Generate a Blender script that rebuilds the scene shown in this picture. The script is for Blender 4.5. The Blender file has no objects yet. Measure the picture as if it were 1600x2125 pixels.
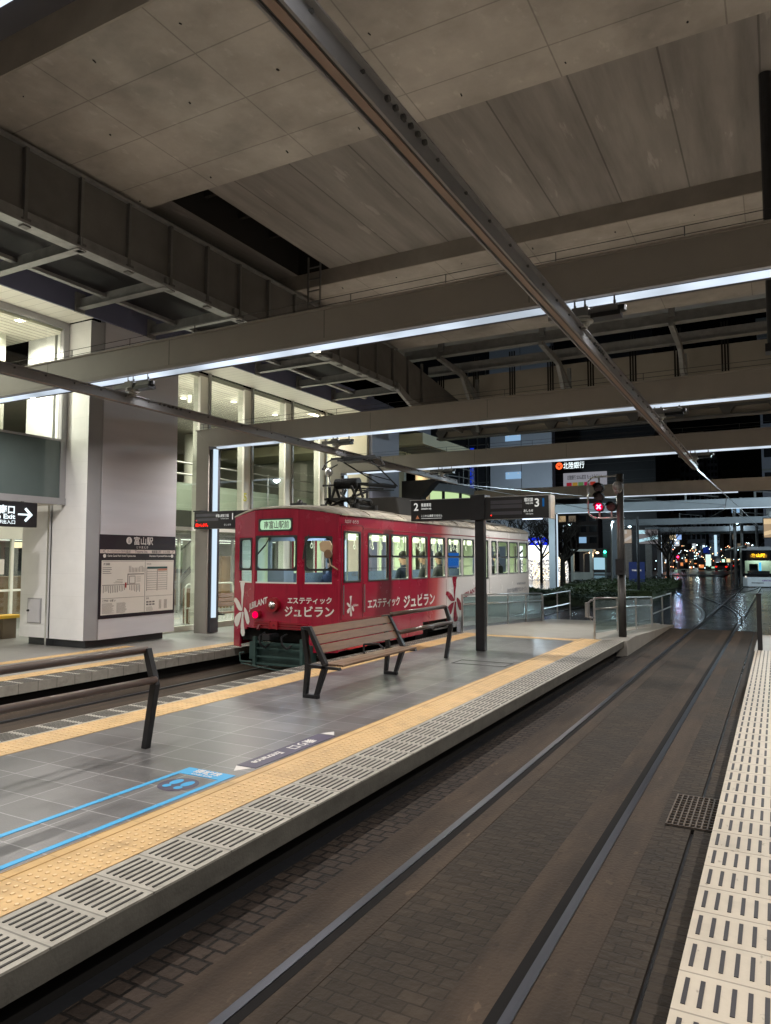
import bpy, math, random
from math import radians, sin, cos, pi, tan
from mathutils import Vector, Matrix
random.seed(7)
S = bpy.context.scene
# ---------------------------------------------------------------- camera
cd = bpy.data.cameras.new('camera'); cam = bpy.data.objects.new('camera', cd); S.collection.objects.link(cam)
cd.sensor_fit = 'VERTICAL'; cd.sensor_height = 24.0; cd.lens = 24.0 * 1500 / 2125
cd.clip_start = 0.05; cd.clip_end = 3000
cam.location = (0, 0, 1.96); cam.rotation_mode = 'XYZ'
cam.rotation_euler = (radians(90 + 3.7), 0, radians(28.4))
S.camera = cam
# ---------------------------------------------------------------- night sky
W = bpy.data.worlds.new('World'); S.world = W; W.use_nodes = True
nt = W.node_tree; sky = nt.nodes.new('ShaderNodeTexSky'); sky.sky_type = 'NISHITA'
sky.sun_disc = False; sky.sun_elevation = radians(-6); sky.sun_rotation = radians(60)
bg = nt.nodes['Background']; nt.links.new(sky.outputs[0], bg.inputs[0]); bg.inputs[1].default_value = 0.05
S.view_settings.view_transform = 'Standard'; S.view_settings.look = 'None'
S.view_settings.exposure = 0; S.view_settings.gamma = 1
S.cycles.max_bounces = 7; S.cycles.diffuse_bounces = 4; S.cycles.glossy_bounces = 3
S.cycles.transmission_bounces = 4; S.cycles.transparent_max_bounces = 10
S.cycles.sample_clamp_indirect = 4; S.cycles.caustics_reflective = False; S.cycles.caustics_refractive = False
LIGHT_K = 1.0
ORG = {}
# ---------------------------------------------------------------- helpers
def tag(o, label=None, cat=None, group=None, kind=None):
    if label: o['label'] = label
    if cat: o['category'] = cat
    if group: o['group'] = group
    if kind: o['kind'] = kind
    return o
def thing(name, label, cat, loc=(0, 0, 0), group=None):
    o = bpy.data.objects.new(name, None); S.collection.objects.link(o); o.location = loc
    o.empty_display_size = 0.2; ORG[o.name] = Vector(loc)
    return tag(o, label, cat, group)
class B:
    def __init__(s): s.v = []; s.f = []; s.m = []
    def add(s, vs, fs, m=0):
        k = len(s.v); s.v += [tuple(v) for v in vs]
        for f in fs: s.f.append([k + i for i in f]); s.m.append(m)
        return s
    def box(s, x0, x1, y0, y1, z0, z1, m=0):
        if x0 > x1: x0, x1 = x1, x0
        if y0 > y1: y0, y1 = y1, y0
        if z0 > z1: z0, z1 = z1, z0
        return s.add([(x0,y0,z0),(x1,y0,z0),(x1,y1,z0),(x0,y1,z0),(x0,y0,z1),(x1,y0,z1),(x1,y1,z1),(x0,y1,z1)],
                     [(0,3,2,1),(4,5,6,7),(0,1,5,4),(1,2,6,5),(2,3,7,6),(3,0,4,7)], m)
    def prism(s, pts, ax, a0, a1, m=0):
        n = len(pts)
        def P(p, a): return {'x': (a, p[0], p[1]), 'y': (p[0], a, p[1]), 'z': (p[0], p[1], a)}[ax]
        vs = [P(p, a0) for p in pts] + [P(p, a1) for p in pts]
        fs = [tuple(range(n))[::-1], tuple(range(n, 2*n))] + [(i, (i+1) % n, n + (i+1) % n, n + i) for i in range(n)]
        return s.add(vs, fs, m)
    def cyl(s, p, q, r, n=12, r2=None, m=0):
        p, q = Vector(p), Vector(q); d = (q - p)
        if d.length < 1e-6: return s
        z = d.normalized(); a = z.orthogonal().normalized(); b = z.cross(a); r2 = r if r2 is None else r2
        vs = [p + (a*cos(2*pi*i/n) + b*sin(2*pi*i/n))*r for i in range(n)] + [q + (a*cos(2*pi*i/n) + b*sin(2*pi*i/n))*r2 for i in range(n)]
        return s.add(vs, [tuple(range(n))[::-1], tuple(range(n, 2*n))] + [(i, (i+1) % n, n + (i+1) % n, n + i) for i in range(n)], m)
    def tube(s, pts, r, n=8, m=0):
        for a, b in zip(pts[:-1], pts[1:]): s.cyl(a, b, r, n, m=m)
        return s
    def sph(s, c, r, n=12, k=8, sz=1, m=0):
        vs = []; fs = []
        for i in range(k + 1):
            t = pi*i/k
            for j in range(n):
                vs.append((c[0] + r*sin(t)*cos(2*pi*j/n), c[1] + r*sin(t)*sin(2*pi*j/n), c[2] + r*sz*cos(t)))
        for i in range(k):
            for j in range(n): fs.append((i*n + j, (i+1)*n + j, (i+1)*n + (j+1) % n, i*n + (j+1) % n))
        return s.add(vs, fs, m)
    def xf(s, M):
        s.v = [tuple(M @ Vector(v)) for v in s.v]; return s
    def build(s, name, mat, parent=None, smooth=False, bevel=0, kind=None):
        me = bpy.data.meshes.new(name)
        o0 = ORG[parent.name] if parent else Vector((0, 0, 0))
        me.from_pydata([tuple(Vector(v) - o0) for v in s.v], [], s.f)
        mats = mat if isinstance(mat, (list, tuple)) else [mat]
        for q in mats: me.materials.append(q)
        if len(mats) > 1: me.polygons.foreach_set('material_index', s.m)
        if smooth: me.polygons.foreach_set('use_smooth', [True]*len(me.polygons))
        me.update()
        o = bpy.data.objects.new(name, me); S.collection.objects.link(o)
        if parent: o.parent = parent
        ORG[o.name] = o0
        if bevel:
            b = o.modifiers.new('bevel', 'BEVEL'); b.width = bevel; b.segments = 2; b.limit_method = 'ANGLE'
        if kind: o['kind'] = kind
        return o
def copy_tree(o, loc=None, parent=None):
    c = o.copy(); S.collection.objects.link(c)
    if parent: c.parent = parent
    if loc is not None: c.location = loc
    ORG[c.name] = ORG[parent.name] if parent else (Vector(loc) if loc is not None else ORG[o.name])
    for ch in list(o.children): copy_tree(ch, None, c)
    return c
def clone(o, label, loc, group=None):
    c = copy_tree(o, loc); c['label'] = label
    if group: c['group'] = group
    return c
# ---------------------------------------------------------------- materials
def pm(name, col, rough=.6, metal=0, var=.12, scale=2.0, bump=0, bscale=60, stretch=(1, 1, 1), rvar=0, coat=0):
    m = bpy.data.materials.new(name); m.use_nodes = True; t = m.node_tree; N = t.nodes; L = t.links
    p = N['Principled BSDF']; p.inputs['Roughness'].default_value = rough; p.inputs['Specular IOR Level'].default_value = .5 if rough < .7 else .25; p.inputs['Metallic'].default_value = metal
    if coat: p.inputs['Coat Weight'].default_value = coat; p.inputs['Coat Roughness'].default_value = .08
    g = N.new('ShaderNodeNewGeometry'); mp = N.new('ShaderNodeMapping'); mp.inputs['Scale'].default_value = stretch
    L.new(g.outputs['Position'], mp.inputs['Vector'])
    n = N.new('ShaderNodeTexNoise'); n.inputs['Scale'].default_value = scale; n.inputs['Detail'].default_value = 6; n.inputs['Roughness'].default_value = .65
    L.new(mp.outputs[0], n.inputs['Vector'])
    r = N.new('ShaderNodeValToRGB'); r.color_ramp.elements[0].position = .3; r.color_ramp.elements[1].position = .72
    r.color_ramp.elements[0].color = tuple(c*(1 - var) for c in col) + (1,)
    r.color_ramp.elements[1].color = tuple(min(1, c*(1 + var)) for c in col) + (1,)
    L.new(n.outputs['Fac'], r.inputs[0]); L.new(r.outputs[0], p.inputs['Base Color'])
    if rvar:
        mr = N.new('ShaderNodeMapRange'); mr.inputs[3].default_value = max(0.02, rough - rvar); mr.inputs[4].default_value = rough + rvar
        L.new(n.outputs['Fac'], mr.inputs[0]); L.new(mr.outputs[0], p.inputs['Roughness'])
    if bump:
        n2 = N.new('ShaderNodeTexNoise'); n2.inputs['Scale'].default_value = bscale; n2.inputs['Detail'].default_value = 3
        L.new(g.outputs['Position'], n2.inputs['Vector'])
        b = N.new('ShaderNodeBump'); b.inputs['Strength'].default_value = bump; b.inputs['Distance'].default_value = .02
        L.new(n2.outputs['Fac'], b.inputs['Height']); L.new(b.outputs[0], p.inputs['Normal'])
    m['n'] = 1
    return m
def seams(m, w, h, col_mul=.55, mortar=.012, rot=(0, 0, 0), off=(0, 0, 0), offset=.5, bump=.4, squash=1, cvar=.0):
    """dark joints of a real block or formwork pattern, laid in world metres"""
    t = m.node_tree; N = t.nodes; L = t.links; p = N['Principled BSDF']
    g = N.new('ShaderNodeNewGeometry'); mp = N.new('ShaderNodeMapping'); mp.inputs['Rotation'].default_value = rot; mp.inputs['Location'].default_value = off
    br = N.new('ShaderNodeTexBrick'); br.inputs['Scale'].default_value = 1; br.inputs['Brick Width'].default_value = w; br.inputs['Row Height'].default_value = h
    br.inputs['Mortar Size'].default_value = mortar; br.inputs['Mortar Smooth'].default_value = .3; br.offset = offset
    br.inputs['Color1'].default_value = (1 - cvar,)*3 + (1,); br.inputs['Color2'].default_value = (1 + cvar,)*3 + (1,); br.inputs['Mortar'].default_value = (col_mul,)*3 + (1,)
    L.new(g.outputs['Position'], mp.inputs[0]); L.new(mp.outputs[0], br.inputs[0])
    src = p.inputs['Base Color'].links[0].from_socket
    mx = N.new('ShaderNodeMixRGB'); mx.blend_type = 'MULTIPLY'; mx.inputs[0].default_value = 1
    L.new(src, mx.inputs[1]); L.new(br.outputs['Color'], mx.inputs[2]); L.new(mx.outputs[0], p.inputs['Base Color'])
    if bump:
        b = N.new('ShaderNodeBump'); b.invert = True; b.inputs['Strength'].default_value = bump; b.inputs['Distance'].default_value = .01
        L.new(br.outputs['Fac'], b.inputs['Height'])
        if p.inputs['Normal'].links: L.new(p.inputs['Normal'].links[0].from_socket, b.inputs['Normal'])
        L.new(b.outputs[0], p.inputs['Normal'])
    return m
def streaks(m, col_mul=.6, scale=(1.2, .12, 1), amt=.7, lo=.5, hi=.7):
    t = m.node_tree; N = t.nodes; L = t.links; p = N['Principled BSDF']
    g = N.new('ShaderNodeNewGeometry'); mp = N.new('ShaderNodeMapping'); mp.inputs['Scale'].default_value = scale
    n = N.new('ShaderNodeTexNoise'); n.inputs['Scale'].default_value = 2.2; n.inputs['Detail'].default_value = 8; n.inputs['Roughness'].default_value = .6
    L.new(g.outputs['Position'], mp.inputs[0]); L.new(mp.outputs[0], n.inputs['Vector'])
    r = N.new('ShaderNodeMapRange'); r.inputs[1].default_value = lo; r.inputs[2].default_value = hi; r.inputs[3].default_value = 1; r.inputs[4].default_value = col_mul
    L.new(n.outputs['Fac'], r.inputs[0])
    src = p.inputs['Base Color'].links[0].from_socket
    mx = N.new('ShaderNodeMixRGB'); mx.blend_type = 'MULTIPLY'; mx.inputs[0].default_value = amt
    L.new(src, mx.inputs[1]); L.new(r.outputs[0], mx.inputs[2]); L.new(mx.outputs[0], p.inputs['Base Color'])
    return m
def emi(name, col, st):
    m = bpy.data.materials.new(name); m.use_nodes = True; t = m.node_tree; N = t.nodes
    N.remove(N['Principled BSDF']); e = N.new('ShaderNodeEmission'); e.inputs[0].default_value = (*col, 1); e.inputs[1].default_value = st
    t.links.new(e.outputs[0], N['Material Output'].inputs[0]); return m
def glassm(name, tint=(.9, .95, .93), refl=.12, rough=.02):
    m = bpy.data.materials.new(name); m.use_nodes = True; t = m.node_tree; N = t.nodes; L = t.links
    N.remove(N['Principled BSDF']); a = N.new('ShaderNodeBsdfTransparent'); a.inputs[0].default_value = (*tint, 1)
    g = N.new('ShaderNodeBsdfGlossy'); g.inputs['Roughness'].default_value = rough
    lw = N.new('ShaderNodeLayerWeight'); lw.inputs[0].default_value = .25
    mr = N.new('ShaderNodeMapRange'); mr.inputs[3].default_value = refl*.5; mr.inputs[4].default_value = min(1, refl*4)
    mx = N.new('ShaderNodeMixShader'); L.new(lw.outputs['Facing'], mr.inputs[0]); L.new(mr.outputs[0], mx.inputs[0])
    L.new(a.outputs[0], mx.inputs[1]); L.new(g.outputs[0], mx.inputs[2]); L.new(mx.outputs[0], N['Material Output'].inputs[0]); return m

conc_g = streaks(streaks(seams(pm('concrete_girder', (.285, .262, .242), .85, var=.26, scale=.6, bump=.15, bscale=14), 1.8, .9, .66, .010, off=(.3, .35, 0), offset=0, bump=.25, cvar=.05), .72, (.5, .5, .5), .8, .45, .70), 1.25, (3, 1.6, 3), .6, .60, .68)
conc_s = streaks(streaks(seams(pm('concrete_slab', (.215, .20, .19), .88, var=.2, scale=1.1, bump=.2, bscale=10, stretch=(1.6, .25, 1)), 30, 1.08, .6, .014, rot=(0, 0, radians(90)), off=(.2, 0, 0), bump=.5, cvar=.07), .62, (1.3, .10, 1), .9, .42, .70), 1.5, (2.2, .35, 2), .6, .62, .66)
conc_f = pm('concrete_face', (.22, .20, .18), .88, var=.15, scale=1.5, bump=.15, bscale=12)
beam_m = pm('beam_paint', (.31, .285, .26), .45, var=.05, scale=3)
beam_in = pm('beam_groove', (.03, .03, .04), .6)
white_p = seams(pm('pillar_panel', (.84, .84, .85), .42, var=.04, scale=3), 9, .42, .93, .004, rot=(radians(90), 0, 0), bump=.05, cvar=.012)
white_s = pm('pillar_side_panel', (.57, .565, .61), .45, var=.05, scale=2, stretch=(1, .3, 3))
grey_trim = pm('grey_trim', (.36, .36, .38), .4, metal=.3, var=.05)
chrome = pm('chrome', (.75, .76, .78), .12, metal=1, var=.04)
steel = pm('steel', (.5, .5, .5), .3, metal=.9, var=.1, scale=8)
galv = pm('galvanised', (.21, .21, .21), .5, metal=.4, var=.2, scale=5)
galv_d = pm('galvanised_dark', (.11, .108, .105), .6, metal=.2, var=.25, scale=2)
panel_d = pm('duct_panel', (.105, .10, .095), .7, var=.2, scale=1.2)
blue_f = pm('fascia_blue_grey', (.11, .118, .19), .55, var=.06)
soffit_m = seams(pm('soffit_panel', (.72, .70, .64), .4, var=.03), 12, .22, .7, .008, off=(0, 0, 0), bump=.1)
black = pm('black_paint', (.012, .012, .014), .35, var=.1)
blackm = pm('black_matte', (.02, .02, .022), .7, var=.2)
dark_steel = pm('dark_steel', (.03, .03, .033), .38, metal=.5, var=.2, scale=8)
wood = seams(pm('bench_wood', (.14, .08, .045), .45, var=.25, scale=6, stretch=(6, .6, 6)), 40, 40, 1, 0, bump=0)
wood_r = pm('rail_wood', (.075, .045, .033), .32, var=.3, scale=6, stretch=(6, .5, 6))
tile = seams(streaks(pm('floor_tile', (.112, .110, .112), .33, var=.32, scale=2.3, bump=.08, bscale=80, rvar=.1), .55, (1.4, .8, 1), .7, .55, .70), 0.6, .3, 2.3, .006, off=(-.75 + 5.4, .53, 0), offset=0, bump=.15, cvar=.2)
tile_w = seams(pm('station_floor_tile', (.22, .215, .205), .45, var=.1, scale=1.2), .6, .6, .8, .006, offset=0, bump=.1, cvar=.05)
yellow = seams(streaks(pm('tactile_yellow', (.54, .355, .16), .55, var=.16, scale=4, bump=.1, bscale=90), .6, (3, 1.5, 2), .6, .56, .72), 5, .3, .75, .004, off=(0, -.07, 0), offset=0, bump=.2, cvar=.03)
yel2 = pm('tactile_dome_top', (.66, .47, .26), .5, var=.1, scale=20)  # paler yellow for the dome tops
beige = seams(streaks(streaks(pm('edge_tile_beige', (.50, .44, .355), .6, var=.07, scale=5, bump=.08, bscale=90), .84, (2, 2, 2), .7, .55, .72), .45, (9, 5, 5), .7, .64, .70), 5, .285, .55, .006, off=(0, -.39, 0), offset=0, bump=.3, cvar=.03)
grate_t = seams(streaks(pm('edge_tile_grey', (.33, .31, .27), .6, var=.15, scale=7, bump=.1, bscale=90), .6, (3, 3, 3), .7, .55, .70), 5, .293, .45, .006, off=(0, -.09, 0), offset=0, bump=.3, cvar=.05)
slot_m = pm('slot_rubber', (.022, .019, .017), .6)
slot_v = pm('slot_violet', (.022, .018, .022), .6)
edge_c = streaks(pm('platform_edge_concrete', (.12, .113, .098), .75, var=.2, scale=5, bump=.15), .6, (1, .4, 3), .8, .45, .7)
void_m = pm('void_black', (.012, .011, .010), .95)
cobble = streaks(streaks(seams(pm('track_block_paving', (.040, .028, .021), .8, var=.35, scale=1.1, bump=.5, bscale=26, rvar=.12), .118, .1, .22, .010, offset=.5, bump=.9, cvar=.25), .55, (.8, .25, 1), .9, .42, .66), .45, (9, 9, 9), .7, .56, .66)
cobble2 = streaks(seams(pm('track_middle_paving', (.038, .028, .020), .8, var=.35, scale=.9, bump=.5, bscale=22, rvar=.12), .13, .085, .62, .006, offset=.5, bump=.55, cvar=.2), .6, (.8, .2, 1), .9, .42, .66)
conc_t = streaks(streaks(streaks(pm('track_concrete', (.052, .036, .025), .8, var=.3, scale=1.3, bump=.3, bscale=45, rvar=.12), .45, (1.6, .22, 1), .95, .42, .66), 1.9, (5, 2, 5), .7, .62, .68), .5, (6, 3, 6), .7, .60, .68)
rail_m = pm('rail_steel', (.055, .058, .072), .40, metal=1, var=.12, scale=5, stretch=(8, .3, 1))
rail_d = pm('rail_groove', (.005, .004, .004), .95, var=.4)  # near-black colour stands in for the shade of a sunken groove
wet = pm('wet_asphalt', (.02, .021, .024), .20, var=.35, scale=.5, bump=.5, bscale=4, rvar=.12)
ground_m = pm('ground_asphalt', (.022, .023, .026), .3, var=.3, scale=.15, bump=.25, bscale=5, rvar=.15)
red = streaks(pm('tram_red', (.29, .006, .029), .26, var=.10, scale=2, coat=.5, rvar=.06, bump=.08, bscale=2.5), .5, (7, 7, .5), .55, .5, .72)
tram_w = pm('tram_white', (.66, .66, .66), .35, var=.04, scale=4)
cream = pm('cream_vinyl', (.66, .64, .62), .5, var=.02)
roof_m = streaks(pm('tram_roof', (.42, .38, .31), .6, var=.2, scale=3, bump=.15), .55, (.8, 3, .6), .9, .45, .62)
green_d = pm('tram_underframe_green', (.028, .06, .055), .6, var=.3, scale=6)
interior = pm('tram_interior', (.62, .68, .52), .6, var=.04)
seat_f = pm('seat_fabric', (.10, .13, .22), .9, var=.2, scale=20)
window_g = glassm('window_glass', (.93, .97, .93), .07)
screen_g = glassm('windscreen_glass', (.8, .88, .9), .14)
fac_g = glassm('facade_glass', (.92, .95, .91), .10, .015)
fence_g = glassm('fence_glass', (.45, .60, .58), .26, .04)
_n = fence_g.node_tree.nodes; _l = fence_g.node_tree.links; _d = _n.new('ShaderNodeBsdfDiffuse'); _d.inputs[0].default_value = (.30, .40, .40, 1); _x = _n.new('ShaderNodeMixShader'); _x.inputs[0].default_value = .30
_o = _n['Material Output']; _l.new(_o.inputs[0].links[0].from_socket, _x.inputs[1]); _l.new(_d.outputs[0], _x.inputs[2]); _l.new(_x.outputs[0], _o.inputs[0])
milk = pm('milky_glass', (.10, .13, .13), .12, var=.06)
LED = emi('led_diffuser', (.76, .87, 1.0), 1.3)
_n = LED.node_tree.nodes; _l = LED.node_tree.links; _g = _n.new('ShaderNodeNewGeometry'); _t = _n.new('ShaderNodeTexNoise'); _t.inputs['Scale'].default_value = 1.1; _m = _n.new('ShaderNodeMapRange'); _m.inputs[1].default_value = .35; _m.inputs[2].default_value = .7; _m.inputs[3].default_value = .62; _m.inputs[4].default_value = 1.35
_l.new(_g.outputs['Position'], _t.inputs['Vector']); _l.new(_t.outputs['Fac'], _m.inputs[0]); _l.new(_m.outputs[0], [q for q in _n if q.type == 'EMISSION'][0].inputs[1])
LEDl = emi('led_diffuser_leg', (.70, .86, 1.0), 1.0)
lamp_w = emi('downlight_lens', (1, .93, .78), 6)
txt_w = emi('sign_text_lit', (.85, .85, .80), .75)
txt_b = emi('sign_text_bright', (.85, .97, 1), 1.5)
red_led = emi('red_led', (1, .02, .01), 2.6)
amber_led = emi('amber_led', (1, .55, .02), 2.2)
hand_text = pm('print_grey', (.16, .15, .15), .6)
# ---------------------------------------------------------------- wall with openings, following a straight run in plan
class Run:
    """poly-line in plan; s = metres along, z = height, d = outward offset"""
    def __init__(s, pts, flip=False):
        s.p = [Vector(q) for q in pts]; s.L = [0]
        for a, b in zip(s.p[:-1], s.p[1:]): s.L.append(s.L[-1] + (b - a).length)
        s.flip = -1 if flip else 1
    def at(s, u, z, d=0):
        i = 0
        while i < len(s.p) - 2 and u > s.L[i+1]: i += 1
        t = (s.p[i+1] - s.p[i]).normalized(); q = s.p[i] + t*(u - s.L[i]); n = Vector((t.y, -t.x))*s.flip
        return (q.x + n.x*d, q.y + n.y*d, z)
def wall(b, run, s0, s1, z0, z1, holes=(), th=.04, d0=0, m=0, ztop=None):
    xs = sorted({s0, s1} | {h[0] for h in holes} | {h[1] for h in holes} | {q for q in run.L if s0 < q < s1})
    zs = sorted({z0, z1} | {h[2] for h in holes} | {h[3] for h in holes})
    xs = [x for x in xs if s0 <= x <= s1]
    for i in range(len(xs) - 1):
        for j in range(len(zs) - 1):
            a, c, e, f = xs[i], xs[i+1], zs[j], zs[j+1]; mx, mz = (a + c)/2, (e + f)/2
            if any(h[0] < mx < h[1] and h[2] < mz < h[3] for h in holes): continue
            fa = fc = f
            if ztop and j == len(zs) - 2: fa, fc = ztop(a), ztop(c)
            k = 1e-5
            P = [run.at(a+k, e, d0), run.at(c-k, e, d0), run.at(c-k, fc, d0), run.at(a+k, fa, d0)]
            Q = [run.at(a+k, e, d0 - th), run.at(c-k, e, d0 - th), run.at(c-k, fc, d0 - th), run.at(a+k, fa, d0 - th)]
            b.add(P + Q, [(0,1,2,3),(7,6,5,4),(0,4,5,1),(1,5,6,2),(2,6,7,3),(3,7,4,0)], m)
def rrect(s0, s1, z0, z1, r, n=4):
    out = []
    for cx, cz, a0 in ((s1 - r, z1 - r, 0), (s0 + r, z1 - r, 90), (s0 + r, z0 + r, 180), (s1 - r, z0 + r, 270)):
        for i in range(n + 1):
            a = radians(a0 + 90*i/n); out.append((cx + r*cos(a), cz + r*sin(a)))
    return out
def ring(b, run, s0, s1, z0, z1, w=.025, r=.06, d=.008, th=.03, m=0):
    """rounded gasket frame; inner edge rounded, outer square corners filled"""
    o = rrect(s0 - w*.3, s1 + w*.3, z0 - w*.3, z1 + w*.3, max(.001, r*.4)); i_ = rrect(s0 + w, s1 - w, z0 + w, z1 - w, r); n = len(o)
    for dd, fl in ((d, False), (d - th, True)):
        vs = [run.at(p[0], p[1], dd) for p in o] + [run.at(p[0], p[1], dd) for p in i_]
        b.add(vs, [((k, (k+1) % n, n + (k+1) % n, n + k)[::-1] if not fl else (k, (k+1) % n, n + (k+1) % n, n + k)) for k in range(n)], m)
    vs = [run.at(p[0], p[1], d) for p in i_] + [run.at(p[0], p[1], d - th) for p in i_]
    b.add(vs, [(k, (k+1) % n, n + (k+1) % n, n + k) for k in range(n)], m)
    vs = [run.at(p[0], p[1], d) for p in o] + [run.at(p[0], p[1], d - th) for p in o]
    b.add(vs, [(k, (k+1) % n, n + (k+1) % n, n + k)[::-1] for k in range(n)], m)
def pane(b, run, s0, s1, z0, z1, d=-.015, m=0):
    b.add([run.at(s0, z0, d), run.at(s1, z0, d), run.at(s1, z1, d), run.at(s0, z1, d)], [(0, 1, 2, 3)], m)
# ---------------------------------------------------------------- lettering
def glyphs(txt, size, align='LEFT', bold=0, sx=1):
    c = bpy.data.curves.new('t', 'FONT'); c.body = txt; c.size = size; c.align_x = align; c.resolution_u = 3; c.offset = bold
    o = bpy.data.objects.new('t', c); S.collection.objects.link(o)
    dg = bpy.context.evaluated_depsgraph_get(); me = bpy.data.meshes.new_from_object(o.evaluated_get(dg))
    vs = [(v.co.x*sx, v.co.y) for v in me.vertices]; fs = [tuple(p.vertices) for p in me.polygons]
    bpy.data.objects.remove(o); bpy.data.curves.remove(c); bpy.data.meshes.remove(me)
    return vs, fs
def text(b, txt, size, fn, align='LEFT', bold=0, sx=1, w=None, m=0):
    """fn maps (x, y) of the flat lettering to a point on the sign; w fits the line to a width"""
    vs, fs = glyphs(txt, size, align, bold, sx)
    if not vs: return
    if w:
        x0 = min(v[0] for v in vs); x1 = max(v[0] for v in vs); k = w/max(1e-6, x1 - x0)
        if align == 'LEFT': vs = [((v[0] - x0)*k, v[1]) for v in vs]
        elif align == 'RIGHT': vs = [((v[0] - x1)*k, v[1]) for v in vs]
        else: vs = [((v[0] - (x0 + x1)/2)*k, v[1]) for v in vs]
    b.add([fn(*v) for v in vs], fs, m)
def onY(x, y, z):  # sign facing -Y
    return lambda a, c: (x + a, y, z + c)
def onX(x, y, z):  # sign facing +X
    return lambda a, c: (x, y + a, z + c)
def area(name, loc, size, power, col, rot=(0, 0, 0), parent=None, spread=180):
    l = bpy.data.lights.new(name, 'AREA'); l.shape = 'RECTANGLE'; l.size, l.size_y = size; l.energy = power*LIGHT_K; l.color = col
    l.spread = radians(spread)
    o = bpy.data.objects.new(name, l); S.collection.objects.link(o); o.location = loc; o.rotation_euler = rot
    if parent: o.parent = parent; o.location = Vector(loc) - ORG[parent.name]
    return o
def person_mesh(J, R, name, mats, parent, cloth_z=None):
    """one continuous skinned body; J joints, R radii, edges from the table below"""
    names = list(J); me = bpy.data.meshes.new(name)
    Eg = [('pelvis','waist'),('waist','chest'),('chest','neck'),('neck','head0'),('head0','head1'),
          ('chest','shl'),('shl','ell'),('ell','wrl'),('wrl','hal'),('chest','shr'),('shr','elr'),('elr','wrr'),('wrr','har'),
          ('pelvis','hil'),('hil','knl'),('knl','anl'),('anl','tol'),('pelvis','hir'),('hir','knr'),('knr','anr'),('anr','tor')]
    me.from_pydata([J[n] for n in names], [(names.index(a), names.index(b)) for a, b in Eg], [])
    o = bpy.data.objects.new(name, me); S.collection.objects.link(o)
    sk = o.modifiers.new('skin', 'SKIN'); o.modifiers.new('sub', 'SUBSURF').levels = 1
    for i, n in enumerate(names):
        r = R.get(n, .05); me.skin_vertices[0].data[i].radius = (r, r)
        me.skin_vertices[0].data[i].use_root = (n == 'pelvis')
    dg = bpy.context.evaluated_depsgraph_get(); m2 = bpy.data.meshes.new_from_object(o.evaluated_get(dg))
    bpy.data.objects.remove(o)
    for q in mats: m2.materials.append(q)
    hz = J['neck'][2] + .03; hands = [Vector(J['hal']), Vector(J['har'])]
    for p in m2.polygons:
        c = p.center; p.use_smooth = True
        if c.z > hz or min((c - h).length for h in hands) < .075: p.material_index = 0
        elif (c - Vector(J['pelvis'])).length > .0 and c.z < J['pelvis'][2] + .06: p.material_index = 2
        else: p.material_index = 1
    ob = bpy.data.objects.new(name, m2); S.collection.objects.link(ob); return ob
RAD = dict(pelvis=.14, waist=.12, chest=.15, neck=.055, head0=.085, head1=.085, shl=.065, ell=.045, wrl=.032, hal=.035, shr=.065, elr=.045, wrr=.032, har=.035,
           hil=.095, knl=.06, anl=.04, tol=.035, hir=.095, knr=.06, anr=.04, tor=.035)
skin_c = pm('skin', (.5, .3, .21), .6, var=.05); hair_c = pm('hair', (.015, .012, .01), .6)
coat_a = pm('coat_navy', (.03, .04, .07), .8, var=.2); coat_b = pm('coat_grey', (.09, .09, .10), .85, var=.2); coat_c = pm('coat_dark', (.02, .02, .022), .85, var=.2)
trou = pm('trousers', (.02, .022, .03), .85)
def face(head, parent, fwd, coat):
    f = Vector(fwd); s = Vector((-f.y, f.x, 0)); h = Vector(head)
    b = B(); b.sph(h + f*-.018 + Vector((0, 0, .045)), .105, 12, 8, 1.02); b.build('hair', hair_c, parent, True)
def seated(x, y, z, fwd, coat, label, head_turn=0):
    """seat height z; fwd = facing unit vector in plan"""
    f = Vector((fwd[0], fwd[1], 0)).normalized(); s = Vector((-f.y, f.x, 0)); o = Vector((x, y, z))
    U = Vector((0, 0, 1)); P = lambda a, b_, c: tuple(o + f*a + s*b_ + U*c)
    J = dict(pelvis=P(0, 0, .1), waist=P(-.02, 0, .3), chest=P(0, 0, .47), neck=P(.02, 0, .6), head0=P(.04, 0, .70), head1=P(.05, 0, .80),
             shl=P(0, .18, .5), ell=P(.06, .23, .25), wrl=P(.27, .15, .2), hal=P(.35, .12, .19), shr=P(0, -.18, .5), elr=P(.06, -.23, .25), wrr=P(.27, -.15, .2), har=P(.35, -.12, .19),
             hil=P(.05, .1, .08), knl=P(.45, .12, .09), anl=P(.45, .12, -.34), tol=P(.6, .12, -.38), hir=P(.05, -.1, .08), knr=P(.45, -.12, .09), anr=P(.45, -.12, -.34), tor=P(.6, -.12, -.38))
    b = person_mesh(J, RAD, 'person', [skin_c, coat, trou], None)
    tag(b, label, 'person'); ORG[b.name] = Vector((0, 0, 0))
    hb = B(); hb.sph(Vector(J['head1']) - f*.022 + U*.015, .098, 12, 8, 1.0); hb.build('hair', hair_c, b, True)
    nb = B(); nb.cyl(Vector(J['head0']) + f*.08 + U*.03, Vector(J['head0']) + f*.112 + U*.015, .014, 6, .008)
    for k in (-1, 1): nb.sph(Vector(J['head0']) + f*.078 + s*.032*k + U*.052, .009, 6, 4)
    nb.build('face', skin_c, b, True)
    return b
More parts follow.
